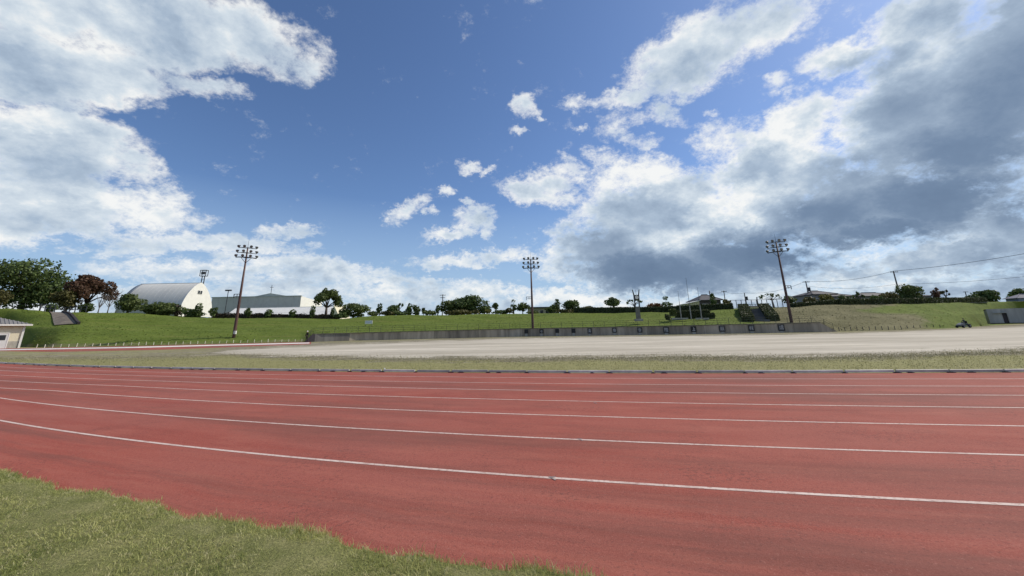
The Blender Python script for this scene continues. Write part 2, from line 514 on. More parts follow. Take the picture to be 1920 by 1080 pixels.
def m_infield(k):
    p = pos(k)
    at_ = k.n.new('ShaderNodeAttribute')
    at_.attribute_name = 'dirt'
    w = at_.outputs['Fac']
    lat = k.n.new('ShaderNodeAttribute')
    lat.attribute_name = 'left'
    left = lat.outputs['Fac']
    sp = k.mapping(p, scale=(0.45, 1.0, 1))
    n1 = k.noise(sp, 0.55, 5.0, 0.62)
    n2 = k.noise(p, 3.2, 6.0, 0.65)
    n3 = k.noise(p, 26.0, 4.0, 0.7)
    n0 = k.noise(k.mapping(p, scale=(0.25, 1.0, 1)), 0.22, 4.0, 0.55)
    g = k.mix(k.maprange(n2, 0.35, 0.68), (0.190, 0.188, 0.074), (0.312, 0.290, 0.135))
    g = k.mix(k.maprange(n1, 0.42, 0.70, 0, 0.7), g, (0.265, 0.258, 0.105))
    g = k.mix(k.maprange(n3, 0.50, 0.75, 0, 0.5), g, (0.080, 0.085, 0.040))
    dry = k.mix(k.maprange(n2, 0.38, 0.66), (0.135, 0.120, 0.080), (0.310, 0.280, 0.190))
    dry = k.mix(k.maprange(n3, 0.52, 0.70, 0, 0.55), dry, (0.085, 0.080, 0.055))
    e = k.math('ADD', w, k.math('MULTIPLY', k.math('SUBTRACT', n1, 0.5), 2.3))
    e = k.math('ADD', e, k.math('MULTIPLY', k.math('SUBTRACT', n2, 0.5), 0.8))
    c = k.mix(k.maprange(e, -0.80, -0.35, smooth=True), g, dry)
    d = k.mix(k.maprange(n0, 0.36, 0.66), (0.42, 0.385, 0.310), (0.62, 0.575, 0.475))
    d = k.mix(k.maprange(k.noise(k.mapping(p, scale=(0.12, 1.3, 1)), 0.5, 5.0, 0.65), 0.46, 0.66, 0, 0.75), d, (0.35, 0.315, 0.245))
    d = k.mix(k.maprange(k.noise(p, 0.9, 6.0, 0.7), 0.52, 0.66, 0, 0.5), d, (0.37, 0.335, 0.265))
    d = k.mix(k.maprange(n3, 0.45, 0.75, 0, 0.25), d, (0.26, 0.235, 0.18))
    c = k.mix(k.maprange(e, -0.28, 0.22, smooth=True), c, d)
    bare = k.math('MULTIPLY', left, k.maprange(k.noise(sp, 0.9, 5.0, 0.6), 0.50, 0.62))
    c = k.mix(k.math('MULTIPLY', bare, 0.75), c, (0.36, 0.33, 0.24))
    k.put(k.b.inputs['Base Color'], c)
    k.b.inputs['Roughness'].default_value = 0.95
    k.b.inputs['Specular IOR Level'].default_value = 0.15
    bump(k, k.math('MULTIPLY_ADD', n3, 0.4, n2), 0.5, 0.05)
M_INFIELD = material('infield_ground', m_infield)

def m_bank(k):
    p = pos(k)
    at_ = k.n.new('ShaderNodeAttribute')
    at_.attribute_name = 'dry'
    dr = at_.outputs['Fac']
    n1 = k.noise(k.mapping(p, scale=(0.35, 1.0, 1.6)), 0.35, 6.0, 0.62)
    n2 = k.noise(p, 1.6, 6.0, 0.68)
    n3 = k.noise(p, 7.0, 5.0, 0.7)
    mow = k.noise(k.mapping(p, scale=(0.05, 0.4, 2.2)), 1.0, 3.0, 0.5)
    g = k.mix(k.maprange(n1, 0.36, 0.66), (0.080, 0.120, 0.015), (0.135, 0.181, 0.029))
    g = k.mix(k.maprange(mow, 0.45, 0.65, 0, 0.5), g, (0.107, 0.153, 0.026))
    g = k.mix(k.maprange(n2, 0.50, 0.74, 0, 0.65), g, (0.059, 0.084, 0.016))
    g = k.mix(k.maprange(n3, 0.50, 0.68, 0, 0.75), g, (0.178, 0.209, 0.048))
    n4 = k.noise(k.mapping(p, scale=(0.8, 1.0, 2.4)), 3.0, 6.0, 0.75)
    g = k.mix(k.maprange(n4, 0.52, 0.66, 0, 0.65), g, (0.049, 0.077, 0.011))
    tan = k.noise(k.mapping(p, scale=(0.10, 0.5, 1.8)), 1.0, 6.0, 0.68)
    g = k.mix(k.maprange(tan, 0.54, 0.68, 0, 0.6), g, (0.168, 0.169, 0.048))
    d = k.mix(k.maprange(n1, 0.36, 0.66), (0.125, 0.120, 0.058), (0.195, 0.182, 0.095))
    d = k.mix(k.maprange(n2, 0.50, 0.74, 0, 0.5), d, (0.085, 0.088, 0.036))
    w = k.maprange(k.math('ADD', dr, k.math('MULTIPLY', k.math('SUBTRACT', n1, 0.5), 0.7)), 0.35, 0.65, smooth=True)
    k.put(k.b.inputs['Base Color'], k.mix(w, g, d))
    k.b.inputs['Roughness'].default_value = 0.95
    k.b.inputs['Specular IOR Level'].default_value = 0.15
    bump(k, k.math('MULTIPLY_ADD', n3, 0.5, n2), 0.6, 0.18)
M_BANK = material('bank_grass', m_bank)

def m_lawn(k):
    p = pos(k)
    n2 = k.noise(p, 5.0, 6.0, 0.65)
    n3 = k.noise(p, 60.0, 4.0, 0.7)
    c = k.mix(k.maprange(n2, 0.35, 0.65), (0.180, 0.195, 0.064), (0.300, 0.290, 0.125))
    c = k.mix(k.maprange(n3, 0.45, 0.7, 0, 0.6), c, (0.035, 0.038, 0.016))
    k.put(k.b.inputs['Base Color'], c)
    k.b.inputs['Roughness'].default_value = 1.0
    k.b.inputs['Specular IOR Level'].default_value = 0.1
    bump(k, n3, 0.8, 0.03)
M_LAWN = material('lawn_soil', m_lawn)

def leafy(name, dark, light, third=None, scale=0.9, trans=0.25):
    def fn(k):
        p = pos(k)
        n = k.noise(p, scale, 4.0, 0.6)
        n2 = k.noise(p, scale * 9, 3.0, 0.6)
        c = k.mix(k.maprange(n, 0.34, 0.66), dark, light)
        if third:
            c = k.mix(k.maprange(n2, 0.52, 0.70), c, third)
        else:
            c = k.mix(k.maprange(n2, 0.5, 0.8, 0, 0.4), c, tuple(x * 1.5 for x in light))
        k.put(k.b.inputs['Base Color'], c)
        k.b.inputs['Roughness'].default_value = 0.6
        k.b.inputs['Specular IOR Level'].default_value = 0.3
        tr = k.n.new('ShaderNodeBsdfTranslucent')
        k.put(tr.inputs[0], c)
        mx = k.n.new('ShaderNodeMixShader')
        mx.inputs[0].default_value = trans
        k.l.new(k.b.outputs[0], mx.inputs[1])
        k.l.new(tr.outputs[0], mx.inputs[2])
        k.l.new(mx.outputs[0], k.out.inputs[0])
    return material(name, fn)

L_DARK = leafy('leaf_dark_evergreen', (0.042, 0.068, 0.022), (0.115, 0.165, 0.045))
L_MID = leafy('leaf_mid_green', (0.052, 0.076, 0.022), (0.135, 0.175, 0.050))
L_OLIVE = leafy('leaf_olive', (0.060, 0.062, 0.020), (0.145, 0.135, 0.045))
L_YELLOW = leafy('leaf_yellow_green', (0.10, 0.10, 0.022), (0.24, 0.22, 0.06))
L_RED = leafy('leaf_autumn_red', (0.075, 0.040, 0.026), (0.140, 0.070, 0.042), (0.075, 0.080, 0.03))
L_RUST = leafy('leaf_rust', (0.11, 0.055, 0.02), (0.22, 0.11, 0.045))
L_HEDGE = leafy('leaf_hedge', (0.030, 0.042, 0.016), (0.068, 0.086, 0.030), scale=1.4)
L_HEDGEP = leafy('leaf_purple_hedge', (0.030, 0.022, 0.016), (0.062, 0.045, 0.028), (0.03, 0.045, 0.015), scale=1.2)
L_HEDGEL = leafy('leaf_light_hedge', (0.050, 0.070, 0.016), (0.110, 0.135, 0.030), scale=1.4)
L_BLADE = leafy('grass_blade', (0.265, 0.300, 0.090), (0.500, 0.500, 0.195), (0.66, 0.60, 0.36), scale=2.2, trans=0.45)
M_BARK = plain('bark', (0.055, 0.042, 0.032), 0.9, 0.4, 6.0, bmp=0.5)
M_BARKP = plain('pale_bark', (0.16, 0.14, 0.125), 0.9, 0.3, 6.0)
M_CONC = plain('weathered_concrete', (0.300, 0.258, 0.208), 0.9, 0.38, 1.1, bmp=0.4, rand=0.25, streak=True)
M_CONCL = plain('pale_concrete', (0.30, 0.29, 0.265), 0.9, 0.25, 1.5, bmp=0.3)
M_COPE = plain('coping_concrete', (0.12, 0.115, 0.10), 0.9, 0.35, 2.0)
M_KERB = plain('kerb_aluminium', (0.44, 0.42, 0.39), 0.6, 0.3, 2.5, rand=0.28)
M_KERBD = plain('kerb_foot_dark', (0.03, 0.025, 0.024), 0.9, 0.3, 5.0)
M_RUSTPOLE = plain('brown_painted_steel', (0.085, 0.040, 0.032), 0.6, 0.35, 1.5, rand=0.1, streak=True)
M_DKSTEEL = plain('dark_steel', (0.035, 0.036, 0.042), 0.55, 0.3, 3.0)
M_RAIL = plain('railing_steel', (0.055, 0.060, 0.038), 0.6, 0.3, 3.0)
M_LAMP = plain('lamp_housing', (0.055, 0.055, 0.060), 0.5, 0.2, 3.0)
M_GLASS = plain('lamp_glass', (0.16, 0.165, 0.175), 0.25, 0.1, 3.0)
M_WHITE = plain('white_paint', (0.78, 0.77, 0.72), 0.6, 0.06, 1.0)
M_OFFWHITE = plain('off_white_panel', (0.70, 0.70, 0.66), 0.6, 0.10, 0.7)
M_CREAM = plain('cream_stucco', (0.66, 0.62, 0.46), 0.9, 0.07, 2.0)
M_GREYWALL = plain('grey_cladding', (0.50, 0.50, 0.47), 0.8, 0.08, 0.7)
M_SHEET = plain('curved_metal_roof', (0.62, 0.62, 0.58), 0.85, 0.06, 0.5, streak=True, spec=0.2)
M_GREENROOF = plain('grey_green_roof', (0.42, 0.45, 0.42), 0.6, 0.1, 0.4)
M_TILE = plain('grey_roof_tile', (0.20, 0.195, 0.19), 0.7, 0.25, 3.0)
M_DKTILE = plain('dark_roof_tile', (0.055, 0.056, 0.066), 0.75, 0.2, 1.5)
M_SOFFIT = plain('brown_soffit', (0.10, 0.075, 0.062), 0.9, 0.2, 2.0)
M_STONE = plain('grey_stone_wall', (0.36, 0.35, 0.30), 0.9, 0.2, 3.0, bmp=0.3)
M_WINDOW = plain('dark_window', (0.02, 0.024, 0.03), 0.12, 0.2, 2.0)
M_DOORP = plain('pale_door', (0.62, 0.64, 0.62), 0.5, 0.06, 2.0)
M_BROWNDOOR = plain('dark_brown_door', (0.040, 0.030, 0.030), 0.6, 0.3, 2.0)
M_BOARD = plain('black_board', (0.018, 0.018, 0.020), 0.7, 0.3, 2.0)
M_CHAR = plain('white_characters', (0.42, 0.41, 0.42), 0.8, 0.15, 3.0)
M_SIGN = plain('white_sign', (0.55, 0.60, 0.62), 0.5, 0.1, 2.0)
M_STAKE = plain('white_stake', (0.66, 0.65, 0.52), 0.7, 0.2, 4.0, rand=0.2)
M_PATH = plain('worn_paving', (0.17, 0.145, 0.115), 0.95, 0.3, 0.8, bmp=0.3)
M_ASPH = plain('grey_path', (0.13, 0.135, 0.135), 0.95, 0.2, 0.8)
M_BLACK = plain('black_cloth', (0.012, 0.012, 0.016), 0.9, 0.2, 5.0)
M_GREYCLOTH = plain('grey_green_cloth', (0.07, 0.085, 0.075), 0.9, 0.2, 5.0)
M_SKIN = plain('skin', (0.38, 0.24, 0.17), 0.6, 0.08, 5.0)
M_MOWER = plain('dark_green_machine', (0.030, 0.055, 0.042), 0.5, 0.2, 3.0)
M_MOWGREY = plain('grey_machine', (0.13, 0.14, 0.15), 0.5, 0.2, 3.0)
M_WOODPOLE = plain('concrete_utility_pole', (0.12, 0.115, 0.11), 0.85, 0.2, 2.0)
M_WIRE = plain('black_wire', (0.03, 0.03, 0.035), 0.7, 0.1, 1.0)
M_YELLOW = plain('pale_yellow_siding', (0.52, 0.47, 0.26), 0.7, 0.1, 2.0)

# ------------------------------------------------------------------ the lie of the land
def tab(t):
    xs = [a for a, b in t]
    ys = [b for a, b in t]
    return lambda px: float(np.interp(px, xs, ys))
def offtab(t):                     # heights in the view kept as an offset from eye level, so they run on beyond the ends
    xs = [a for a, b in t]
    ys = [yhor(a) - b for a, b in t]
    return lambda px: yhor(px) - float(np.interp(px, xs, ys))

toe_y = offtab([(0, 650.0), (40, 650.8), (110, 651.7), (250, 649.0), (437, 644.5), (590, 641), (673, 638.5), (960, 631.5), (1300, 626.8), (1540, 622.7), (1700, 618.7), (1790, 615.0), (1860, 609.6), (1920, 606.6)])
crest_y = offtab([(0, 579), (50, 582), (85, 587), (110, 587), (140, 585), (250, 588), (330, 594), (400, 596.5), (560, 597), (640, 598), (700, 592), (760, 591.5), (960, 588.5), (1080, 587), (1250, 585),
                  (1380, 579), (1400, 577), (1465, 576), (1500, 575), (1577, 570), (1640, 571), (1855, 566), (1920, 565)])
crest_D = tab([(-300, 74), (0, 78), (250, 84), (420, 86), (640, 92), (960, 100), (1150, 96), (1380, 86), (1500, 82), (1640, 86), (1780, 100), (1855, 128), (1920, 140), (2200, 150)])
mid_y = offtab([(0, 612), (60, 614), (140, 612), (250, 618), (437, 619), (580, 616), (700, 612), (960, 604), (1150, 602), (1400, 596.5), (1540, 595), (1640, 592), (1855, 587), (1920, 585)])
walltop_z = tab([(570, 0.0), (584, 1.16), (673, 1.22), (960, 1.40), (1300, 1.38), (1541, 1.46), (1570, 0.05)])

def toe(px):
    return gnd(px, toe_y(px))
def column_xy(px, D):
    r = ray(px, yhor(px))
    return r[0] / r[1] * D, D
_prof = {}
def profile(px):
    key = round(px * 2)
    if key not in _prof:
        _prof[key] = _profile(px)
    return _prof[key]
def _profile(px):
    Dt = toe(px).y
    Dc = crest_D(px)
    wz = walltop_z(px) if 565 < px < 1572 else 0.0
    Dm = Dt + 0.38 * (Dc - Dt)
    zc = at(px, crest_y(px), Dc).z
    zm = at(px, mid_y(px), Dm).z
    return [(Dt, 0.0), (Dt + 0.30, max(wz - 0.04, 0.0)), (Dm, zm), (Dc, zc)]
def wobble(x, y):
    return 0.10 * math.sin(x * 0.31 + y * 0.2) * math.sin(y * 0.43 + 1.0) + 0.05 * math.sin(x * 0.9 + 2) * math.sin(y * 1.1)
def bank_z(px, D):
    pr = profile(px)
    if pr[2][0] < D < pr[3][0]:
        t = (D - pr[2][0]) / (pr[3][0] - pr[2][0])
        z = pr[2][1] + (pr[3][1] - pr[2][1]) * (t - 0.10 * math.sin(math.pi * 2 * t))
    else:
        z = float(np.interp(D, [a for a, b in pr], [b for a, b in pr]))
    if pr[1][0] < D < pr[3][0]:
        x, y = column_xy(px, D)
        z += wobble(x, y)
    return z
def spot(px, D):                   # a point standing on the bank or the land behind it
    x, y = column_xy(px, D)
    return Vector((x, y, bank_z(px, D)))

def build_bank():
    pxs = [-1500, -900, -600, -420] + list(range(-300, 2221, 10)) + [2350, 2600, 3000, 3600]
    V, F, dry = [], [], []
    nrow = None
    dry_c = tab([(600, 0.15), (1380, 0.15), (1480, 0.75), (1560, 0.95), (1700, 0.75), (1790, 0.15), (1850, 0.0)])
    for px in pxs:
        pr = profile(px)
        Ds = [pr[0][0], pr[0][0] + 0.05]
        zs = [pr[0][1] - 0.02, 0.0]
        D0, z0 = pr[1]
        D1, z1 = pr[2]
        D2, z2 = pr[3]
        Ds.append(D0); zs.append(z0)
        for i in range(1, 9):
            t = i / 8
            Ds.append(D0 + (D1 - D0) * t); zs.append(z0 + (z1 - z0) * t)
        for i in range(1, 13):
            t = i / 12
            s = t + 0.10 * math.sin(math.pi * 2 * t) * (-1)      # gentle toe and rounded brow
            Ds.append(D1 + (D2 - D1) * t); zs.append(z1 + (z2 - z1) * s)
        for m_, dz in ((1.06, -0.05), (1.25, -0.1), (2.0, -0.1), (6.0, -0.1), (30.0, -0.1)):
            Ds.append(D2 * m_); zs.append(z2 + dz)
        nrow = len(Ds)
        for i, (D, z) in enumerate(zip(Ds, zs)):
            x, y = column_xy(px, D)
            if 4 < i < 23:
                z += wobble(x, y)
            V.append((x, y, z))
            dd = dry_c(px)
            f_ = float(np.clip((px - 1590 - 40 * math.sin(i * 0.7)) / 130, 0, 1))
            dd *= 1 - f_ * (0.0 if i < 9 else float(np.clip((i - 9) / 5, 0, 1)) * 0.7)
            if i <= 3 and px < 580:
                dd = 0.5
            dry.append(dd)
    n = len(pxs)
    for c in range(n - 1):
        for r in range(nrow - 1):
            F.append((c * nrow + r, (c + 1) * nrow + r, (c + 1) * nrow + r + 1, c * nrow + r + 1))
    me = np_mesh('embankment', V, F, smooth=True)
    a = me.attributes.new('dry', 'FLOAT', 'POINT')
    a.data.foreach_set('value', np.array(dry, dtype=np.float32))
    o = obj('embankment', me, M_BANK)
    o['kind'] = 'structure'
    return o
bank = build_bank()

# level ground under everything, out to the horizon
me = bpy.data.meshes.new('ground')
me.from_pydata([(-6000, -3000, -0.06), (6000, -3000, -0.06), (6000, 7000, -0.06), (-6000, 7000, -0.06)], [], [(0, 1, 2, 3)])
g0 = obj('ground', me, M_BANK)
g0['kind'] = 'structure'

# ------------------------------------------------------------------ the near track: lanes are arcs, outermost (nearest) first
ARCS = [  # centre x, centre y, radius; index = lanes in from the nearest white line
 (0.0, 11.7, 51.1, 48.5), (1.0, 15.7, 67.8, 64.5), (3.0, 19.3, 88.8, 83.3), (7.0, 24.2, 124.4, 114.5)]
def fit_arc(pts):
    P = np.array([[p.x, p.y] for p in pts])
    A = np.c_[P, np.ones(len(P))]
    b = -(P ** 2).sum(1)
    s = np.linalg.lstsq(A, b, rcond=None)[0]
    cx, cy = -s[0] / 2, -s[1] / 2
    return cx, cy, math.sqrt(cx * cx + cy * cy - s[2])
LINE_PX = {
 0: [(5, 791), (440, 846), (700, 870), (960, 892.5), (1300, 918), (1600, 937), (1915, 943)],
 1: [(5, 748.5), (440, 786), (700, 803), (960, 817.5), (1300, 836), (1600, 849.5), (1915, 850)],
 2: [(5, 724.5), (440, 753), (700, 765), (960, 776), (1300, 789), (1600, 799), (1915, 797)],
 3: [(5, 710), (440, 733), (700, 743), (960, 751), (1300, 760), (1600, 767), (1915, 762)],
 4: [(5, 700), (440, 718.5), (700, 725.5), (960, 731), (1300, 738.5), (1600, 744), (1915, 739)],
 5: [(5, 692.5), (440, 707.5), (700, 713), (960, 717.5), (1300, 723), (1600, 727.5), (1915, 722)],
 6: [(5, 687.5), (440, 699.5), (700, 703.5), (960, 706.5), (1300, 711), (1600, 714.5), (1915, 708.5)],
 7: [(5, 683.3), (440, 693.5), (700, 696.8), (960, 699.5), (1300, 702.8), (1600, 703.3), (1915, 696.5)]}
arcs = {i: fit_arc([gnd(*p) for p in v]) for i, v in LINE_PX.items()}
# nudge neighbouring arcs towards a common, steadily changing family
idx = np.array(sorted(arcs))
fam = np.array([arcs[i] for i in idx])
co = [np.polyfit(idx, np.log(fam[:, j]) if j == 2 else fam[:, j] / fam[:, 2], 3) for j in range(3)]
def arc(i):
    r = math.exp(np.polyval(co[2], i))
    return np.polyval(co[0], i) * r, np.polyval(co[1], i) * r, r
XR = np.concatenate([np.linspace(-58, -12, 60), np.linspace(-11.6, 12, 110), np.linspace(12.4, 34, 40)])
KERB = 7.0
def arc_y(i, x):
    cx, cy, r = arc(i)
    dx = np.clip(np.abs(x - cx), 0, r * 0.98)
    y = cy - np.sqrt(r * r - dx * dx)
    return y if i >= KERB else np.minimum(y, arc_y(KERB, x) - (KERB - i) * 1.05)
KERB = 7.0
def arc_pt(i, x):
    return Vector((x, float(arc_y(i, x)), 0))
# the near edge of the track, where the lawn grows over it
EDGE_PX = [(-300, 838), (5, 880), (230, 921), (420, 965), (560, 992), (700, 1008), (860, 1037), (1000, 1060), (1120, 1080), (1300, 1105), (1600, 1150)]
edge_pts = [gnd(*p) for p in EDGE_PX]
ex = [p.x for p in edge_pts]
ey = [p.y for p in edge_pts]
ecoef = np.polyfit(ex, ey, 4)
def edge_y(x):
    if x < ex[0]:
        return float(np.polyval(ecoef, ex[0])) - 0.15 + (ex[0] - x) * 0.75
    return float(np.polyval(ecoef, x)) - 0.15 + 0.035 * math.sin(x * 3.7 + 1) + 0.025 * math.sin(x * 8.3) + 0.015 * math.sin(x * 19.0)

V, F, lane = [], [], []
rows = np.concatenate([[-3.2, -2.2, -1.2, -0.6], np.linspace(0, KERB, 29)])
for x in XR:
    y0, y7 = edge_y(x), float(arc_y(KERB, x))
    yl0 = float(arc_y(0, x))
    for i in rows:
        y = float(arc_y(i, x)) if i >= 0 else yl0 + (min(y0, yl0 - 0.3) - 0.25 - yl0) * (-i / 3.2)
        V.append((x, y, 0.004))
        lane.append((x, i, 0.0))
nr = len(rows)
for c in range(len(XR) - 1):
    for r in range(nr - 1):
        F.append((c * nr + r, (c + 1) * nr + r, (c + 1) * nr + r + 1, c * nr + r + 1))
me = np_mesh('running_track', V, F)
a = me.attributes.new('lane', 'FLOAT_VECTOR', 'POINT')
a.data.foreach_set('vector', np.array(lane, dtype=np.float32).ravel())
track = obj('running_track', me, M_TRACK)
track['kind'] = 'structure'

def ribbon(name, pts, w, z, mat, parent=None):
    vs, fs = [], []
    for i, p in enumerate(pts):
        d = (pts[min(i + 1, len(pts) - 1)] - pts[max(i - 1, 0)])
        d.z = 0
        d.normalize()
        n = Vector((-d.y, d.x, 0)) * (w / 2)
        vs += [(p.x - n.x, p.y - n.y, z), (p.x + n.x, p.y + n.y, z)]
    for i in range(len(pts) - 1):
        fs.append((2 * i, 2 * i + 2, 2 * i + 3, 2 * i + 1))
    return obj(name, np_mesh(name, vs, fs), mat, parent)
for i in range(7):
    ribbon('lane_line', [arc_pt(i, x) for x in XR], 0.044, 0.0062, M_LINE, track)
M_TICK = plain('faded_grey_tick', (0.26, 0.22, 0.21), 0.8, 0.3, 8.0)
for (px, py) in ((1036, 898.5), (1088, 825.5), (1116, 756.5)):
    p = gnd(px, py)
    t = MB()
    t.box((0, 0, 0), (0.016, 0.10, 0.001), 0.5)
    t.box((0.0, 0.03, 0.0012), (0.06, 0.014, 0.001), 0.1)
    t.build('lane_tick', M_TICK, track, loc=(p.x, p.y, 0.0085))

# ------------------------------------------------------------------ infield: grass strip, dry fringe, pale dirt pitch
near_y = offtab([(-300, 672), (0, 671), (250, 669), (380, 666), (430, 664), (560, 667), (700, 670.5), (960, 671.5), (1150, 669), (1300, 668.5), (1500, 670), (1700, 664), (1920, 657)])
far_y = offtab([(-300, 672), (0, 671), (250, 669), (380, 664), (430, 657), (620, 648.5), (800, 640.5), (960, 635.5), (1150, 632), (1300, 630.5), (1540, 627), (1700, 622), (1860, 616), (1920, 613.5)])
V, F, dirt, left = [], [], [], []
pxs = [-1500, -900, -600, -450] + list(range(-300, 2221, 12)) + [2350, 2600, 3000, 3600]
def kerb_hit(px):                  # where the sight line of a column meets the kerb
    r = ray(px, yhor(px))
    s = r[0] / r[1]
    lo, hi = 6.0, 60.0
    for _ in range(40):
        m = (lo + hi) / 2
        if m < arc_y(KERB, np.array(s * m)):
            lo = m
        else:
            hi = m
    return min(lo, 40.0)
for px in pxs:
    K = kerb_hit(px)
    T = max(toe(px).y + 0.2, K + 6)
    N = min(max(gnd(px, near_y(px)).y, K + 1.0), T - 3)
    Fr = min(max(gnd(px, far_y(px)).y, N), T - 1.0)
    width = Fr - N
    peak = min(1.0, width / 8.0)
    lo_ = -0.45 * float(np.clip(1 - width / 14, 0, 1))
    peak = 1.0 * float(np.clip(width / 14, 0, 1)) + lo_
    keys = [(K - 0.1, -1.5), (K + (N - K) * 0.5, -1.0), (N, lo_), (N + width * 0.25 + 0.2, peak), (N + width * 0.75 + 0.4, peak), (max(Fr, N + width * 0.75 + 0.8), lo_), (T, -0.7 if px > 420 else -1.2)]
    ds = []
    for a_, b_ in zip(keys[:-1], keys[1:]):
        for j in range(5):
            t = j / 5
            ds.append((a_[0] + (b_[0] - a_[0]) * t, a_[1] + (b_[1] - a_[1]) * t))
    ds.append(keys[-1])
    for D, w in ds:
        x, y = column_xy(px, D)
        V.append((x, y, 0.0 if D > K else -0.004))
        dirt.append(w)
        left.append(float(np.clip((480 - px) / 150, 0, 1)) * max(0.0, 1 - abs(w + 0.35) * 2.0))
nr = len(ds)
for c in range(len(pxs) - 1):
    for r in range(nr - 1):
        F.append((c * nr + r, (c + 1) * nr + r, (c + 1) * nr + r + 1, c * nr + r + 1))
me = np_mesh('infield', V, F)
a = me.attributes.new('dirt', 'FLOAT', 'POINT')
a.data.foreach_set('value', np.array(dirt, dtype=np.float32))
a = me.attributes.new('left', 'FLOAT', 'POINT')
a.data.foreach_set('value', np.array(left, dtype=np.float32))
infield = obj('infield', me, M_INFIELD)
infield['kind'] = 'structure'

# the far side of the track, seen at the left beyond the infield
outer_y = offtab([(-300, 654.0), (0, 653.2), (64, 652.6), (250, 648.9), (437, 644.4), (590, 640.9), (900, 633)])
inner_y = offtab([(-300, 662), (0, 661), (150, 659.5), (300, 656), (430, 651), (640, 643.5), (900, 635)])
V, F, lane = [], [], []
pxs = [-900, -600, -400] + list(range(-300, 586, 15))
for px in pxs:
    a_ = gnd(px, min(inner_y(px), toe_y(px) + 8)).y
    b_ = gnd(px, max(outer_y(px), toe_y(px) - 0.1)).y
    a_ = min(a_, b_ - 0.5)
    for j in range(6):
        D = a_ + (b_ - a_) * j / 5
        x, y = column_xy(px, D)
        V.append((x, y, 0.005))
        lane.append((px * 0.08, j * 1.3, 0))
for c in range(len(pxs) - 1):
    for r in range(5):
        F.append((c * 6 + r, (c + 1) * 6 + r, (c + 1) * 6 + r + 1, c * 6 + r + 1))
me = np_mesh('far_track', V, F)
a = me.attributes.new('lane', 'FLOAT_VECTOR', 'POINT')
a.data.foreach_set('vector', np.array(lane, dtype=np.float32).ravel())
ft = obj('far_track', me, M_TRACK)
ft['kind'] = 'structure'
fl_y = offtab([(-200, 657.3), (0, 656.8), (250, 652.3), (430, 647.6), (600, 643.4), (640, 642.2)])

# ------------------------------------------------------------------ lawn in the foreground
V, F = [], []
XL = np.linspace(-9.0, 2.2, 120)
for x in XL:
    ye = edge_y(x) + 0.05
    for j in range(26):
        t = j / 25
        y = ye - (ye + 2.0) * (1 - t) ** 1.5 if False else ye - (1 - t) ** 1.6 * (ye + 2.5)
        z = 0.028 * min(1, (1 - t) * 9) + 0.015 * math.sin(x * 5.1 + y * 2) * math.sin(y * 4.3) * min(1, (1 - t) * 6) + 0.006
        V.append((x, y, z))
for c in range(len(XL) - 1):
    for r in range(25):
        F.append((c * 26 + r, (c + 1) * 26 + r, (c + 1) * 26 + r + 1, c * 26 + r + 1))
lawn = obj('lawn', np_mesh('lawn', V, F, True), M_LAWN)
lawn['kind'] = 'structure'

def blades(xs, ys, zs, hmin, hmax, wid, lean):
    n = len(xs)
    a = rng.uniform(0, 2 * np.pi, n)
    h = rng.uniform(hmin, hmax, n)
    ln = rng.uniform(0.1, 1.0, n) * lean * h
    la = rng.uniform(0, 2 * np.pi, n)
    w = rng.uniform(0.6, 1.3, n) * wid
    base = np.stack([xs, ys, zs], 1)
    side = np.stack([np.cos(a), np.sin(a), np.zeros(n)], 1) * w[:, None]
    le = np.stack([np.cos(la) * ln, np.sin(la) * ln, np.zeros(n)], 1)
    up = np.zeros((n, 3))
    up[:, 2] = h
    p0, p1 = base - side, base + side
    m0 = base + le * 0.35 + up * 0.6 - side * 0.75
    m1 = base + le * 0.35 + up * 0.6 + side * 0.75
    tip = base + le + up * (1 - 0.25 * rng.uniform(0, 1, n))[:, None]
    V = np.stack([p0, p1, m0, m1, tip], 1).reshape(-1, 3)
    o = np.arange(n) * 5
    F = np.concatenate([np.stack([o, o + 1, o + 3], 1), np.stack([o, o + 3, o + 2], 1), np.stack([o + 2, o + 3, o + 4], 1)])
    return V, F
VV, FF, off = [], [], 0
def scatter_lawn(n, x0, x1, d0, d1, hmin, hmax, wid, lean, clump=0.0):
    global off
    xs = rng.uniform(x0, x1, n)
    dd = d0 + (d1 - d0) * rng.uniform(0, 1, n) ** 1.2
    ye = np.array([edge_y(x) for x in xs])
    ys = ye - dd + rng.normal(0, 0.025, n)
    if clump:
        keep = (np.sin(xs * 3.1 + 0.5) * 0.7 + np.sin(xs * 7.9) * 0.6 + np.sin(xs * 13.7 + 2) * 0.6 + rng.normal(0, 0.8, n)) > clump
        xs, ys, dd = xs[keep], ys[keep], dd[keep]
    V, F = blades(xs, ys, 0.008 + 0.026 * np.clip(dd * 3, 0, 1), hmin, hmax, wid, lean)
    VV.append(V)
    FF.append(F + off)
    off += len(V)
scatter_lawn(66000, -6.5, 1.0, 0.0, 1.2, 0.010, 0.028, 0.0020, 1.7)
scatter_lawn(48000, -6.5, 1.0, 0.8, 3.2, 0.010, 0.028, 0.0022, 1.7)
scatter_lawn(16000, -5.5, 1.0, -0.04, 0.12, 0.012, 0.040, 0.0018, 1.2)
scatter_lawn(6000, -2.6, 1.0, -0.05, 0.14, 0.02, 0.065, 0.0020, 1.0, 0.7)
scatter_lawn(1800, -1.6, 1.0, -0.04, 0.12, 0.04, 0.09, 0.0022, 0.9, 1.1)
gr = obj('lawn_grass', np_mesh('lawn_grass', np.concatenate(VV), np.concatenate(FF)), L_BLADE)
tag(gr, 'short dry-tipped green grass along the near track edge', 'grass', kind='stuff')

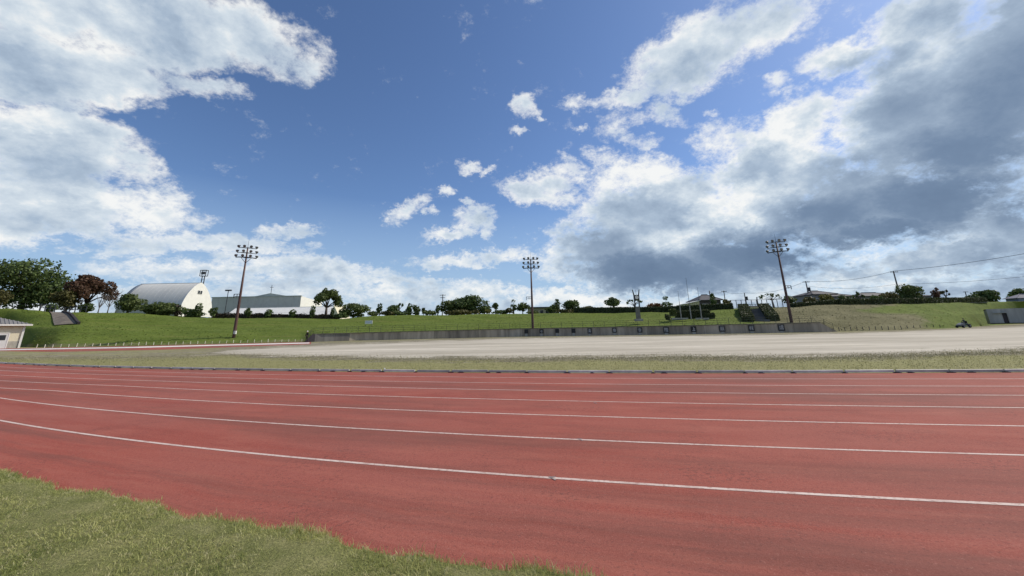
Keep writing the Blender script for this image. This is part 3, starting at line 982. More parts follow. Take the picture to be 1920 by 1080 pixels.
# longer weeds at the fringe of the dirt pitch and along the kerb
VV, FF, off = [], [], 0
xs, ys, hs = [], [], []
for _ in range(22000):
    px = rng.uniform(-60, 2000)
    yy = near_y(px)
    q = gnd(px, yy + rng.normal(2.0, 3.4))
    if q.y < 9 or q.y > 60:
        continue
    xs.append(q.x); ys.append(q.y)
V1, F1 = blades(np.array(xs), np.array(ys), np.full(len(xs), 0.0), 0.012, 0.05, 0.010, 1.8)
xs, ys = [], []
for _ in range(16000):
    x = rng.uniform(-34, 18)
    if math.sin(x * 2.3) + math.sin(x * 0.9 + 2) + rng.uniform(-1.2, 1.2) < 0.2:
        continue
    xs.append(x); ys.append(float(arc_y(KERB, x)) + 0.10 + abs(rng.normal(0, 0.12)))
V2, F2 = blades(np.array(xs), np.array(ys), np.full(len(xs), 0.0), 0.02, 0.075, 0.006, 1.1)
wd = obj('fringe_weeds', np_mesh('fringe_weeds', np.concatenate([V1, V2]), np.concatenate([F1, F2 + len(V1)])),
         leafy('weed_blade', (0.17, 0.16, 0.085), (0.32, 0.30, 0.165), (0.42, 0.39, 0.27), scale=0.6, trans=0.3))
tag(wd, 'dry straggly weeds along the kerb and the edge of the dirt pitch', 'weeds', kind='stuff')

# coarse tufts all over the bank
npt = 26000
tp, td = [], []
dry_t = tab([(600, 0.15), (1380, 0.15), (1480, 0.75), (1560, 0.95), (1700, 0.75), (1790, 0.15), (1850, 0.0)])
for _ in range(npt):
    px = rng.uniform(-40, 1960)
    pr = profile(px)
    t = rng.uniform(0.01, 1.0)
    D = pr[1][0] + (pr[3][0] - pr[1][0]) * t
    if px < 64 and D < pr[1][0] + 8:
        continue
    x, y = column_xy(px, D)
    tp.append((x, y, bank_z(px, D) + rng.uniform(-0.02, 0.04)))
    dd = dry_t(px)
    f_ = float(np.clip((px - 1590) / 130, 0, 1))
    td.append(float(np.clip(dd * (1 - f_ * 0.7 * float(np.clip((t - 0.35) * 3, 0, 1))) + rng.normal(0, 0.16), 0, 1)))
tp = np.array(tp)
n = len(tp)
nn = np.stack([rng.normal(0, 0.26, n), rng.normal(-0.22, 0.26, n), np.ones(n)], 1)
nn /= np.linalg.norm(nn, axis=1, keepdims=True)
tt = np.cross(nn, rng.normal(size=(n, 3)))
tt /= np.linalg.norm(tt, axis=1, keepdims=True)
bb = np.cross(nn, tt)
sz = rng.uniform(0.06, 0.17, n)[:, None]
Vt = np.stack([tp - tt * sz, tp - bb * sz * 0.6, tp + tt * sz, tp + bb * sz * 0.6], 1).reshape(-1, 3)
me = np_mesh('bank_tufts', Vt, np.arange(n * 4).reshape(-1, 4))
a = me.attributes.new('dry', 'FLOAT', 'POINT')
a.data.foreach_set('value', np.repeat(np.array(td, dtype=np.float32), 4))
bt = obj('bank_tufts', me, M_BANK)
tag(bt, 'coarse grass tufts covering the sloping bank', 'grass', kind='stuff')

# mown blades on the infield strip behind the kerb
xs, ys = [], []
for _ in range(36000):
    px = rng.uniform(-40, 1960)
    K = kerb_hit(px) + 0.12 if _ % 12 == 0 else K
    if _ % 12 == 0:
        pcol, N_ = px, gnd(px, near_y(px)).y
    D = K + (max(N_, K + 1) - K) * min(1.5, rng.uniform(0, 1) * (1 + abs(rng.normal(0, 0.16))))
    x, y = column_xy(pcol + rng.uniform(-9, 9), D)
    xs.append(x); ys.append(max(y, float(arc_y(KERB, x)) + 0.11))
Vi, Fi = blades(np.array(xs), np.array(ys), np.full(len(xs), 0.0), 0.010, 0.030, 0.008, 1.9)
ib = obj('infield_grass', np_mesh('infield_grass', Vi, Fi), leafy('infield_blade', (0.19, 0.185, 0.075), (0.34, 0.315, 0.145), (0.40, 0.37, 0.21), scale=0.7, trans=0.3))
tag(ib, 'short yellowish mown grass on the infield strip behind the kerb', 'grass', kind='stuff')

# ------------------------------------------------------------------ kerb rail along the inside of the near track
kerb = empty('track_kerb', arc_pt(KERB, 0.0))
tag(kerb, 'low white segmented metal kerb rail between red track and infield grass', 'kerb')
K0 = kerb.location.copy()
pts = [arc_pt(KERB, x) for x in np.linspace(-46, 27, 2000)]
acc, cur, joints = 0.0, pts[0], [pts[0]]
for p in pts[1:]:
    if (p - joints[-1]).length >= 1.22:
        joints.append(p)
seg = MB()
seg.add([(0, -0.028, 0.014), (1, -0.028, 0.014), (1, -0.022, 0.056), (0, -0.022, 0.056), (0, 0.024, 0.056), (1, 0.024, 0.056), (1, 0.03, 0.014), (0, 0.03, 0.014), (0, -0.010, 0.062), (1, -0.010, 0.062), (1, 0.014, 0.062), (0, 0.014, 0.062)],
        [(0, 1, 2, 3), (3, 2, 9, 8), (8, 9, 10, 11), (11, 10, 5, 4), (4, 5, 6, 7), (0, 3, 8, 11, 4, 7), (1, 6, 5, 10, 9, 2), (0, 7, 6, 1)])
seg_me = seg.mesh('rail')
seg_me.materials.append(M_KERB)
ft_me = MB().box((0, 0, 0.016), (0.075, 0.085, 0.024)).box((0, -0.05, 0.008), (0.12, 0.03, 0.016)).mesh('foot')
ft_me.materials.append(M_KERBD)
for i, (p, q) in enumerate(zip(joints[:-1], joints[1:])):
    d = q - p
    o = bpy.data.objects.new('rail', seg_me)
    col.objects.link(o)
    o.parent = kerb
    gap = 0.035 if random.random() < 0.7 else 0.10
    o.location = p - K0 + d.normalized() * gap * 0.5 + Vector((0, 0.03 + random.uniform(-0.006, 0.006), random.uniform(-0.004, 0.004)))
    o.rotation_euler = (0, random.uniform(-0.004, 0.004), math.atan2(d.y, d.x) + random.uniform(-0.005, 0.005))
    o.scale = (d.length - gap, 1.1, 1.35)
    for t in ((0.0,) if random.random() < 0.65 else (0.0, random.uniform(0.2, 0.7))):
        o = bpy.data.objects.new('foot', ft_me)
        col.objects.link(o)
        o.parent = kerb
        o.location = p - K0 + d * t + Vector((0, 0.02, 0.004))
        o.rotation_euler = (0, 0, math.atan2(d.y, d.x))
        o.scale = (random.uniform(0.8, 1.7), 1, 1)

# white kerb along the far-left bend
fk0 = gnd(0, fl_y(0))
fk = empty('far_kerb', fk0)
tag(fk, 'long white kerb curving along the far left bend of the track', 'kerb')
fkp = [gnd(px, fl_y(px)) - fk0 for px in range(-160, 585, 20)]
for a_, b_ in zip(fkp[:-1], fkp[1:]):
    d_ = (b_ - a_) * 0.992
    s_ = Vector((-d_.y, d_.x, 0)).normalized()
    if s_.y > 0:
        s_ = -s_                                   # towards the field: the sloped face
    MB().prism([a_ + s_ * 0.26, a_ + s_ * 0.08 + Vector((0, 0, 0.115)), a_ - s_ * 0.06 + Vector((0, 0, 0.115)), a_ - s_ * 0.10], (0, 0, 0.006), d_ + Vector((0, 0, 0.006))).build('kerb_section', M_WHITE, fk)

# a small pale marker stub in the grass behind the kerb
p = gnd(720.5, 695.5)
mk = empty('grass_marker', p)
tag(mk, 'tiny pale yellow marker stub standing in infield grass just behind the kerb', 'marker')
MB().tube([(0, 0, 0), (0.004, 0, 0.06)], [0.018, 0.014], 8).build('stem', M_STAKE, mk)
MB().tube([(0.004, 0, 0.06), (0.006, 0, 0.085), (0.006, 0, 0.095)], [0.026, 0.028, 0.012], 8).build('cap', M_WHITE, mk)

# ------------------------------------------------------------------ concrete retaining wall of cast panels
w0 = toe(960)
wall = empty('retaining_wall', w0)
tag(wall, 'long low weathered grey concrete retaining wall below the grass bank', 'wall')
edges_px = [572, 590, 607, 627, 655, 673]
while edges_px[-1] < 1535:
    D = toe(edges_px[-1]).y
    edges_px.append(edges_px[-1] + random.choice((3.4, 4.2, 4.8, 5.2)) * FPX / D)
edges_px[-1] = 1541
edges_px += [1556, 1570]
for a_, b_ in zip(edges_px[:-1], edges_px[1:]):
    n = 3
    P = [toe(a_ + (b_ - a_) * i / n) - w0 for i in range(n + 1)]
    Z = [max(0.06, walltop_z(a_ + (b_ - a_) * i / n)) for i in range(n + 1)]
    out = Vector((0, -1, 0))
    jit = random.uniform(0.0, 0.025)
    d = (P[-1] - P[0]).normalized()
    P[0] = P[0] + d * 0.012
    P[-1] = P[-1] - d * 0.012
    vs, fs = [], []
    for pnt, z in zip(P, Z):
        vs += [pnt + out * (0.10 - jit) + Vector((0, 0, -0.05)), pnt + out * (0.06 - jit) + Vector((0, 0, z)), pnt - out * 0.28 + Vector((0, 0, z)), pnt - out * 0.28 + Vector((0, 0, -0.05))]
    for i in range(n):
        for j in range(4):
            fs.append((i * 4 + j, i * 4 + (j + 1) % 4, i * 4 + 4 + (j + 1) % 4, i * 4 + 4 + j))
    fs += [(3, 2, 1, 0), tuple(n * 4 + j for j in range(4))]
    MB().add(vs, fs).build('concrete_panel', M_CONC if a_ > 640 else plain('concrete_panel_light', (0.19, 0.18, 0.165) if random.random() < 0.6 else (0.14, 0.13, 0.12), 0.9, 0.3, 1.2, streak=True), wall)
cp = MB()
px = 584.0
while px < 1541:
    nx = min(px + 24, 1541)
    a_, b_ = toe(px) - w0, toe(nx) - w0
    za, zb = walltop_z(px) + 0.05, walltop_z(nx) + 0.05
    cp.beam(a_ + Vector((0, 0.06, za)), b_ + Vector((0, 0.06, zb)), 0.46, 0.085)
    px = nx
cp.build('coping', M_COPE, wall)

# railing on top of the wall
rl = empty('railing', w0)
tag(rl, 'thin dark steel post and rail fence on top of the concrete wall', 'railing')
post_me = MB().tube([(0, 0, 0), (0, 0, 1.02)], 0.03, 6).mesh('post')
post_me.materials.append(M_RAIL)
posts = []
px = 580.0
while px < 1568:
    tp = toe(px) - w0
    z = max(0.05, walltop_z(px)) + 0.06
    posts.append(tp + Vector((0, 0.16, z)))
    px += 2.0 * FPX / toe(px).y * (1.0 if px < 1535 else 0.7)
for p in posts:
    o = bpy.data.objects.new('post', post_me)
    col.objects.link(o)
    o.parent = rl
    o.location = p
for h in (0.35, 0.68, 1.0):
    MB().tube([p + Vector((0, 0, h)) for p in posts], 0.018, 6).build('rail', M_RAIL, rl)

# boards with one character each, set on the wall
STROKES = {
 'ue': [((.52, .12), (.52, .95)), ((.52, .55), (.85, .55)), ((.12, .12), (.90, .12))],
 'kyo': [((.10, .85), (.45, .85)), ((.27, .95), (.27, .85)), ((.08, .62), (.47, .62)), ((.14, .50), (.40, .50)), ((.14, .50), (.14, .32)), ((.40, .50), (.40, .32)), ((.14, .32), (.40, .32)), ((.20, .32), (.08, .06)), ((.34, .32), (.45, .08)),
         ((.55, .85), (.90, .85)), ((.72, .95), (.72, .85)), ((.53, .62), (.92, .62)), ((.59, .50), (.85, .50)), ((.59, .50), (.59, .32)), ((.85, .50), (.85, .32)), ((.59, .32), (.85, .32)), ((.65, .32), (.53, .06)), ((.79, .32), (.92, .08))],
 'gi': [((.22, .95), (.22, .08)), ((.06, .70), (.40, .70)), ((.06, .38), (.40, .48)), ((.48, .75), (.94, .75)), ((.70, .95), (.70, .52)), ((.50, .50), (.88, .50)), ((.86, .50), (.50, .08)), ((.54, .42), (.92, .08))],
 'jo': [((.08, .62), (.36, .62)), ((.22, .90), (.22, .22)), ((.06, .18), (.38, .26)), ((.50, .92), (.86, .92)), ((.50, .92), (.50, .60)), ((.86, .92), (.86, .60)), ((.50, .76), (.86, .76)), ((.50, .60), (.86, .60)), ((.42, .46), (.94, .46)), ((.56, .46), (.44, .14)), ((.90, .40), (.84, .06)), ((.72, .38), (.56, .08))],
 'riku': [((.14, .95), (.14, .05)), ((.14, .92), (.36, .92)), ((.36, .92), (.28, .55)), ((.28, .55), (.36, .40)), ((.48, .82), (.92, .82)), ((.70, .95), (.70, .62)), ((.44, .62), (.96, .62)), ((.56, .60), (.50, .46)), ((.84, .60), (.90, .46)), ((.48, .34), (.92, .34)), ((.70, .46), (.70, .08)), ((.42, .08), (.96, .08))],
 'roof': [((.50, .95), (.08, .62)), ((.50, .95), (.92, .62)), ((.28, .60), (.72, .60)), ((.26, .40), (.26, .08)), ((.74, .40), (.74, .08)), ((.26, .40), (.74, .40)), ((.26, .08), (.74, .08))],
 'grid': [((.12, .90), (.88, .90)), ((.12, .90), (.12, .10)), ((.88, .90), (.88, .10)), ((.12, .10), (.88, .10)), ((.38, .90), (.38, .12)), ((.62, .90), (.62, .12)), ((.12, .5), (.88, .5))],
 'sun': [((.28, .92), (.72, .92)), ((.28, .92), (.28, .46)), ((.72, .92), (.72, .46)), ((.28, .70), (.72, .70)), ((.28, .46), (.72, .46)), ((.12, .36), (.88, .36)), ((.34, .30), (.14, .06)), ((.66, .30), (.86, .06))],
 'slant': [((.46, .92), (.10, .36)), ((.52, .92), (.92, .48)), ((.46, .56), (.30, .14)), ((.30, .14), (.78, .18)), ((.64, .40), (.86, .06))],
 None: []}
BOARDS = [
 (987.0, None, 'plain black square board on wall just left of the middle floodlight mast', 6.8, 7.0),
 (1015.5, 'slant', 'dark board with slanting white strokes just right of the middle floodlight mast', 7.2, 7.2),
 (1045.0, None, 'plain black square board on wall, nearest to the slanting-stroke board', 6.8, 7.0),
 (1075.5, None, 'plain black square board on wall, rightmost of the plain black ones', 7.0, 7.4),
 (1106.0, 'sun', 'dark framed board with boxy white character above two legs on wall', 7.6, 9.0),
 (1152.5, 'grid', 'dark framed board with white grid-like character left of the clock tower', 7.6, 8.4),
 (1200.0, 'roof', 'dark framed board with white roof-shaped character below the clock tower', 8.6, 9.0),
 (1249.5, 'riku', 'dark framed board with dense white character, left neighbour of 上 board', 9.6, 10.2),
 (1301.0, 'ue', 'black board with clear white character 上 on concrete wall', 9.2, 9.6),
 (1354.5, 'kyo', 'dark framed board with white twin-column character, right neighbour of 上 board', 10.0, 10.4),
 (1409.5, 'gi', 'dark framed board with white character, second right of the 上 board', 10.2, 10.6),
 (1465.5, 'jo', 'dark framed board with white character, nearest to the right floodlight mast', 11.0, 11.4)]
for px, ch, lab, wpx, hpx in BOARDS:
    t = toe(px)
    zt = walltop_z(px)
    W, Hh = wpx * t.y / FPX, min(hpx * t.y / FPX, zt - 0.22)
    d = (toe(px + 8) - toe(px - 8))
    rz = math.atan2(d.y, d.x)
    b = empty('character_board', (t.x, t.y - 0.155, zt - 0.12 - Hh), rz)
    tag(b, lab, 'sign', 'boards along the retaining wall')
    MB().box((0, 0, Hh / 2), (W, 0.05, Hh)).build('panel', M_BOARD if ch in (None, 'ue', 'slant') else plain('board_face', (0.075, 0.075, 0.08), 0.8, 0.2, 3.0), b)
    fr = MB()
    for s_ in (-1, 1):
        fr.box((s_ * (W / 2 - 0.035), -0.035, Hh / 2), (0.07, 0.03, Hh))
        fr.box((0, -0.033, Hh / 2 + s_ * (Hh / 2 - 0.035)), (W - 0.145, 0.03, 0.07))
    fr.build('frame', M_BOARD, b)
    if ch:
        c = MB()
        for (x0, y0), (x1, y1) in STROKES[ch]:
            cw, hh = W - 0.26, Hh - 0.26
            A = Vector(((x0 - .5) * cw, -0.035, 0.13 + y0 * hh))
            B = Vector(((x1 - .5) * cw, -0.035, 0.13 + y1 * hh))
            dd = (B - A).normalized()
            nn = Vector((-dd.z, 0, dd.x)) * (0.045 if ch == 'ue' else 0.030)
            c.add([A - nn, B - nn, B + nn, A + nn, A - nn + Vector((0, .02, 0)), B - nn + Vector((0, .02, 0)), B + nn + Vector((0, .02, 0)), A + nn + Vector((0, .02, 0))],
                  [(0, 1, 2, 3), (7, 6, 5, 4), (0, 4, 5, 1), (1, 5, 6, 2), (2, 6, 7, 3), (3, 7, 4, 0)])
        c.build('character', M_CHAR, b)
    sl = MB().box((0, 0.02, -(zt - 0.12 - Hh) / 2), (W * 0.6, 0.05, max(0.05, zt - 0.16 - Hh)))
    sl.build('foot_block', M_CONCL, b)

# ------------------------------------------------------------------ floodlight masts
def flood_mast(px, base_y, top_y, face, lab, box, bracket_side, post):
    base = gnd(px, base_y)
    H = at(px, top_y, base.y).z
    m = empty('floodlight_mast', base)
    tag(m, lab, 'floodlight', 'floodlight masts round the field')
    MB().tube([(0, 0, 0), (0, 0, H * 0.12), (0, 0, H * 0.5), (0, 0, H)], [0.26, 0.25, 0.19, 0.11], 10).build('pole', M_RUSTPOLE, m, True)
    MB().tube([(0, 0, H), (0, 0, H + 1.5)], [0.03, 0.012], 6).build('lightning_rod', M_DKSTEEL, m)
    fx, fy = math.sin(face), -math.cos(face)            # towards the pitch
    sx, sy = math.cos(face), math.sin(face)
    k = 0
    for row, hz in enumerate((H - 0.05, H - 0.88, H - 1.68)):
        half = 1.28 + 0.10 * row
        arm = []
        for i in range(9):
            u = -1 + i / 4
            f = 0.55 - 0.75 * u * u + 0.1
            arm.append((sx * half * u + fx * f, sy * half * u + fy * f, hz + (0.0 if row else 0.05)))
        ao = MB()
        ao.tube(arm, 0.05 if row < 2 else 0.085, 6)
        ao.tube([(0, 0, hz), arm[4]], 0.06, 6)
        for s_ in (1, 7):
            ao.tube([(0, 0, hz - 0.02), arm[s_]], 0.035, 6)
        arm_o = ao.build('crossarm', M_DKSTEEL, m)
        for j, u in enumerate((-0.98, -0.36, 0.36, 0.98)):
            f = 0.55 - 0.75 * u * u + 0.1
            a2 = face + u * 0.7
            dx, dy = math.sin(a2), -math.cos(a2)
            dirv = Vector((dx * 0.86, dy * 0.86, -0.5)).normalized()
            c = Vector((sx * half * u + fx * f, sy * half * u + fy * f, hz + 0.34))
            lampo = MB().tube([c - dirv * 0.28, c - dirv * 0.16, c + dirv * 0.05, c + dirv * 0.16], [0.07, 0.11, 0.21, 0.235], 12)
            lampo.tube([c - Vector((0, 0, 0.34)), c - dirv * 0.12], 0.03, 6)
            lo = lampo.build('lamp', M_LAMP, m, True)
            MB().tube([c + dirv * 0.165, c + dirv * 0.175], [0.20, 0.20], 12).build('lamp_glass', M_GLASS, lo)
    br = MB()
    for s_ in (-1, 1):
        br.tube([(0, 0, H - 2.6), (sx * s_ * 0.75 + fx * 0.35, sy * s_ * 0.75 + fy * 0.35, H - 1.72)], 0.035, 6)
    br.build('brace', M_DKSTEEL, m)
    zb = H * 0.48
    bk = MB()
    b_ = bracket_side
    bk.beam((0, 0, zb + 0.35), (1.1 * b_, 0, zb + 0.35), 0.09, 0.09)
    bk.beam((0, 0, zb), (0.9 * b_, 0, zb), 0.07, 0.07)
    bk.beam((1.06 * b_, 0, zb + 0.39), (1.06 * b_, 0, zb - 0.25), 0.09, 0.09)
    bk.beam((0.55 * b_, 0, zb + 0.31), (0.55 * b_, 0, zb - 0.1), 0.07, 0.07)
    bk.build('side_bracket', M_DKSTEEL, m)
    if box:
        MB().box((0.28, -0.25, 1.7), (0.34, 0.26, 0.5)).build('control_box', M_OFFWHITE, m)
        MB().tube([(0.30, -0.2, 1.45), (0.34, -0.2, 0)], 0.03, 6).build('conduit', M_DKSTEEL, m)
    if post:
        MB().beam((0.42, -0.22, 0), (0.42, -0.22, 1.45), 0.20, 0.14).build('cable_guard', M_OFFWHITE, m)
flood_mast(436.5, 643.5, 466, R(35), 'tall brown floodlight mast on the left in front of the grey hall', True, -1, False)
flood_mast(999.5, 630.8, 487, R(0), 'tall brown floodlight mast in the middle against the concrete wall', False, -1, True)
flood_mast(1488, 623.2, 454, R(-35), 'tall brown floodlight mast on the right against the dark cloud', False, 1, True)

# ------------------------------------------------------------------ rows of low stakes at the foot of the bank
def stake_mesh(h, r, name, mat):
    me = MB().tube([(0, 0, -0.03), (0, 0, h * 0.9), (0, 0, h)], [r, r, r * 0.45], 6).mesh(name)
    me.materials.append(mat)
    return me
stake_y = offtab([(60, 652.8), (140, 651.0), (250, 648.7), (437, 644.2), (590, 640.6)])
sm = stake_mesh(0.48, 0.04, 'white_stake', M_STAKE)
px = 68.0
while px < 566:
    b = gnd(px, max(toe_y(px) - 0.2, stake_y(px)))
    o = bpy.data.objects.new('marker_stake', sm)
    col.objects.link(o)
    o.location = b + Vector((0, 0, 0.03))
    o.rotation_euler = (random.uniform(-.05, .05), random.uniform(-.10, .12), random.uniform(0, 3))
    o.scale = (1, 1, random.uniform(0.85, 1.15))
    tag(o, 'short white stake at the foot of the left grass bank', 'stake', 'white stakes in a row at the bank foot')
    px += 15.2 - (px - 68) * 0.0055
dm = stake_mesh(0.72, 0.045, 'dark_stake', M_DKSTEEL)
for i, px in enumerate((1578, 1589, 1600, 1611.5, 1623, 1635, 1647, 1659, 1671, 1683, 1695, 1707, 1719, 1731, 1743.5, 1756, 1768)):
    b = toe(px) + Vector((0, 0.4, 0))
    o = bpy.data.objects.new('fence_stake', dm)
    col.objects.link(o)
    o.location = b + Vector((0, 0, 0.02))
    o.rotation_euler = (random.uniform(-.05, .05), random.uniform(-.05, .05), 0)
    tag(o, 'short dark stake at the foot of the dry bank right of the wall', 'stake', 'dark stakes in a row right of the wall')

# ------------------------------------------------------------------ foliage
def leaf_quads(P, N, size, jitter=0.9):
    n = len(P)
    rnd = rng.normal(size=(n, 3))
    nn = N + rnd * jitter
    nn /= np.linalg.norm(nn, axis=1, keepdims=True) + 1e-9
    t = np.cross(nn, rng.normal(size=(n, 3)))
    t /= np.linalg.norm(t, axis=1, keepdims=True) + 1e-9
    b = np.cross(nn, t)
    s = (size * rng.uniform(0.6, 1.4, n))[:, None]
    s2 = s * rng.uniform(0.5, 0.9, n)[:, None]
    V = np.stack([P - t * s, P - b * s2 * 0.9, P + t * s, P + b * s2], 1).reshape(-1, 3)
    F = np.arange(n * 4).reshape(-1, 4)
    return V, F

def blob_points(blobs, n, shell=0.35):
    w = np.array([b[3] * b[4] + b[3] * b[5] + b[4] * b[5] for b in blobs])
    ch = rng.choice(len(blobs), n, p=w / w.sum())
    B = np.array(blobs)[ch]
    d = rng.normal(size=(n, 3))
    d /= np.linalg.norm(d, axis=1, keepdims=True)
    r = 1 - shell * rng.uniform(0, 1, n) ** 1.6
    lump = 1 + 0.13 * np.sin(d[:, 0] * 7 + ch) * np.sin(d[:, 1] * 8 + ch * 2) + 0.10 * np.sin(d[:, 2] * 9 + ch)
    P = B[:, :3] + d * B[:, 3:6] * (r * lump)[:, None]
    return P, d

def limb(m, p, q, r0, r1):
    p, q = Vector(p), Vector(q)
    mid = (p + q) / 2 + Vector((random.uniform(-.08, .08), random.uniform(-.08, .08), 0.05)) * (q - p).length
    m.tube([p, mid, q], [r0, (r0 + r1) / 2, r1], 6)

def tree(name, label, px, D, top_y, w_px, mat, bottom=0.25, kind='round', group=None, bark=None, lean=0.0, dens=1.0, nb=None, cat='tree', flat=None, leaf_px=3.4):
    base = spot(px, D)
    base.x = at(px, (top_y + crest_y(px)) / 2, D).x       # px is where the crown's middle is seen
    H = max(0.8, at(px, top_y, D).z - base.z)
    W = w_px * D / FPX
    root = empty(name, base)
    tag(root, label, cat, group)
    zb = H * bottom
    ch = H - zb
    cz = zb + ch / 2
    rx = W / 2
    rr = random.Random(int(px * 10) + int(top_y))
    blobs = []
    if kind == 'round':
        nb = nb or int(min(26, 6 + w_px / 5))
        for i in range(nb):
            a = rr.uniform(0, 2 * math.pi)
            zz = rr.uniform(-1, 1)
            q = math.sqrt(max(0.0, 1 - zz * zz)) * rr.uniform(0.35, 0.72)
            s = rr.uniform(0.26, 0.44)
            blobs.append((lean + rx * q * math.cos(a), rx * 0.9 * q * math.sin(a), cz + ch * 0.5 * zz * 0.66, rx * s, rx * s, min(rx, ch * 0.5) * s * 1.05))
        blobs.append((lean, 0, cz, rx * 0.55, rx * 0.55, ch * 0.36))
    elif kind == 'umbrella':
        nb = nb or 14
        for i in range(nb):
            a = rr.uniform(0, 2 * math.pi)
            q = rr.uniform(0.15, 0.78)
            s = rr.uniform(0.20, 0.34)
            blobs.append((lean + rx * q * math.cos(a), rx * q * math.sin(a), zb + ch * (0.72 - 0.62 * q * q + rr.uniform(-0.15, 0.15)), rx * s, rx * s, ch * 0.20))
    elif kind == 'column':
        blobs = [(0, 0, zb + ch * 0.30, rx * 0.9, rx * 0.9, ch * 0.32), (0.1 * rx, 0, zb + ch * 0.68, rx, rx, ch * 0.34), (-.2 * rx, 0, zb + ch * 0.5, rx * 0.9, rx * 0.9, ch * 0.25)]
    elif kind == 'tiers':
        blobs = [(0, 0, zb + ch * 0.86, rx * 0.42, rx * 0.42, ch * 0.13), (-rx * 0.1, 0, zb + ch * 0.45, rx * 0.6, rx * 0.6, ch * 0.14), (rx * 0.6, 0, zb + ch * 0.42, rx * 0.42, rx * 0.4, ch * 0.08),
                 (-rx * 0.1, 0, zb + ch * 0.15, rx * 0.8, rx * 0.6, ch * 0.18), (rx * 0.75, 0.1, zb + ch * 0.2, rx * 0.25, rx * 0.25, ch * 0.09)]
    elif kind == 'tufts':
        nb = nb or 8
        for i in range(nb):
            u = -1 + 2 * i / (nb - 1)
            blobs.append((lean + rx * u * 0.85, rx * rr.uniform(-.5, .5), zb + ch * (0.9 - 0.35 * u * u * rr.uniform(0.4, 1.2) - 0.3 * rr.random()), rx * rr.uniform(.12, .2), rx * 0.16, ch * rr.uniform(.10, .16)))
    # trunk and limbs
    tr = MB()
    tr_r = max(0.06, min(0.045 * H, 0.09 * W))
    fork = (lean * 0.5, 0, zb + ch * (0.12 if kind != 'umbrella' else 0.05))
    tr.tube([(0, 0, -0.15), (lean * 0.15, 0, fork[2] * 0.5), fork], [tr_r * 1.25, tr_r, tr_r * 0.75], 8)
    for b in sorted(blobs, key=lambda b: -b[3])[:9] if kind != 'tufts' else blobs:
        limb(tr, fork, (b[0], b[1], b[2]), tr_r * 0.5, tr_r * 0.16)
    tr.build('trunk', bark or M_BARK, root, True)
    if mat is not None:
        size = leaf_px * D / FPX * 0.5
        area = sum(math.pi * b[3] * b[5] for b in blobs)
        n = int(np.clip(dens * 5.0 * area / (size * size * 2), 120, 9000))
        P, N = blob_points(blobs, n)
        Vv, Ff = leaf_quads(P, N, size)
        obj('crown', np_mesh('crown', Vv, Ff), mat, root)
    return root

def bare_tree(name, label, px, D, top_y, w_px):
    base = spot(px, D)
    H = at(px, top_y, D).z - base.z
    W = w_px * D / FPX
    root = empty(name, base)
    tag(root, label, 'tree')
    tr = MB()
    tr.tube([(0, 0, -0.1), (0.05, 0, H * 0.3)], [0.11, 0.08], 6)
    tr.build('trunk', M_BARKP, root, True)
    cr = MB()
    rr = random.Random(int(px))
    for i in range(9):
        a = rr.uniform(0, 2 * math.pi)
        e = Vector((math.cos(a) * W * 0.5 * rr.uniform(.5, 1), math.sin(a) * W * .4, H * rr.uniform(.65, 1.0)))
        s = Vector((0.05, 0, H * rr.uniform(.2, .32)))
        limb(cr, s, e, 0.055, 0.02)
        for j in range(4):
            t = rr.uniform(.4, .95)
            p = s.lerp(e, t)
            limb(cr, p, p + Vector((rr.uniform(-.9, .9), rr.uniform(-.9, .9), rr.uniform(.1, 1.1))) * W * 0.22, 0.022, 0.012)
    cr.build('crown', M_BARKP, root)

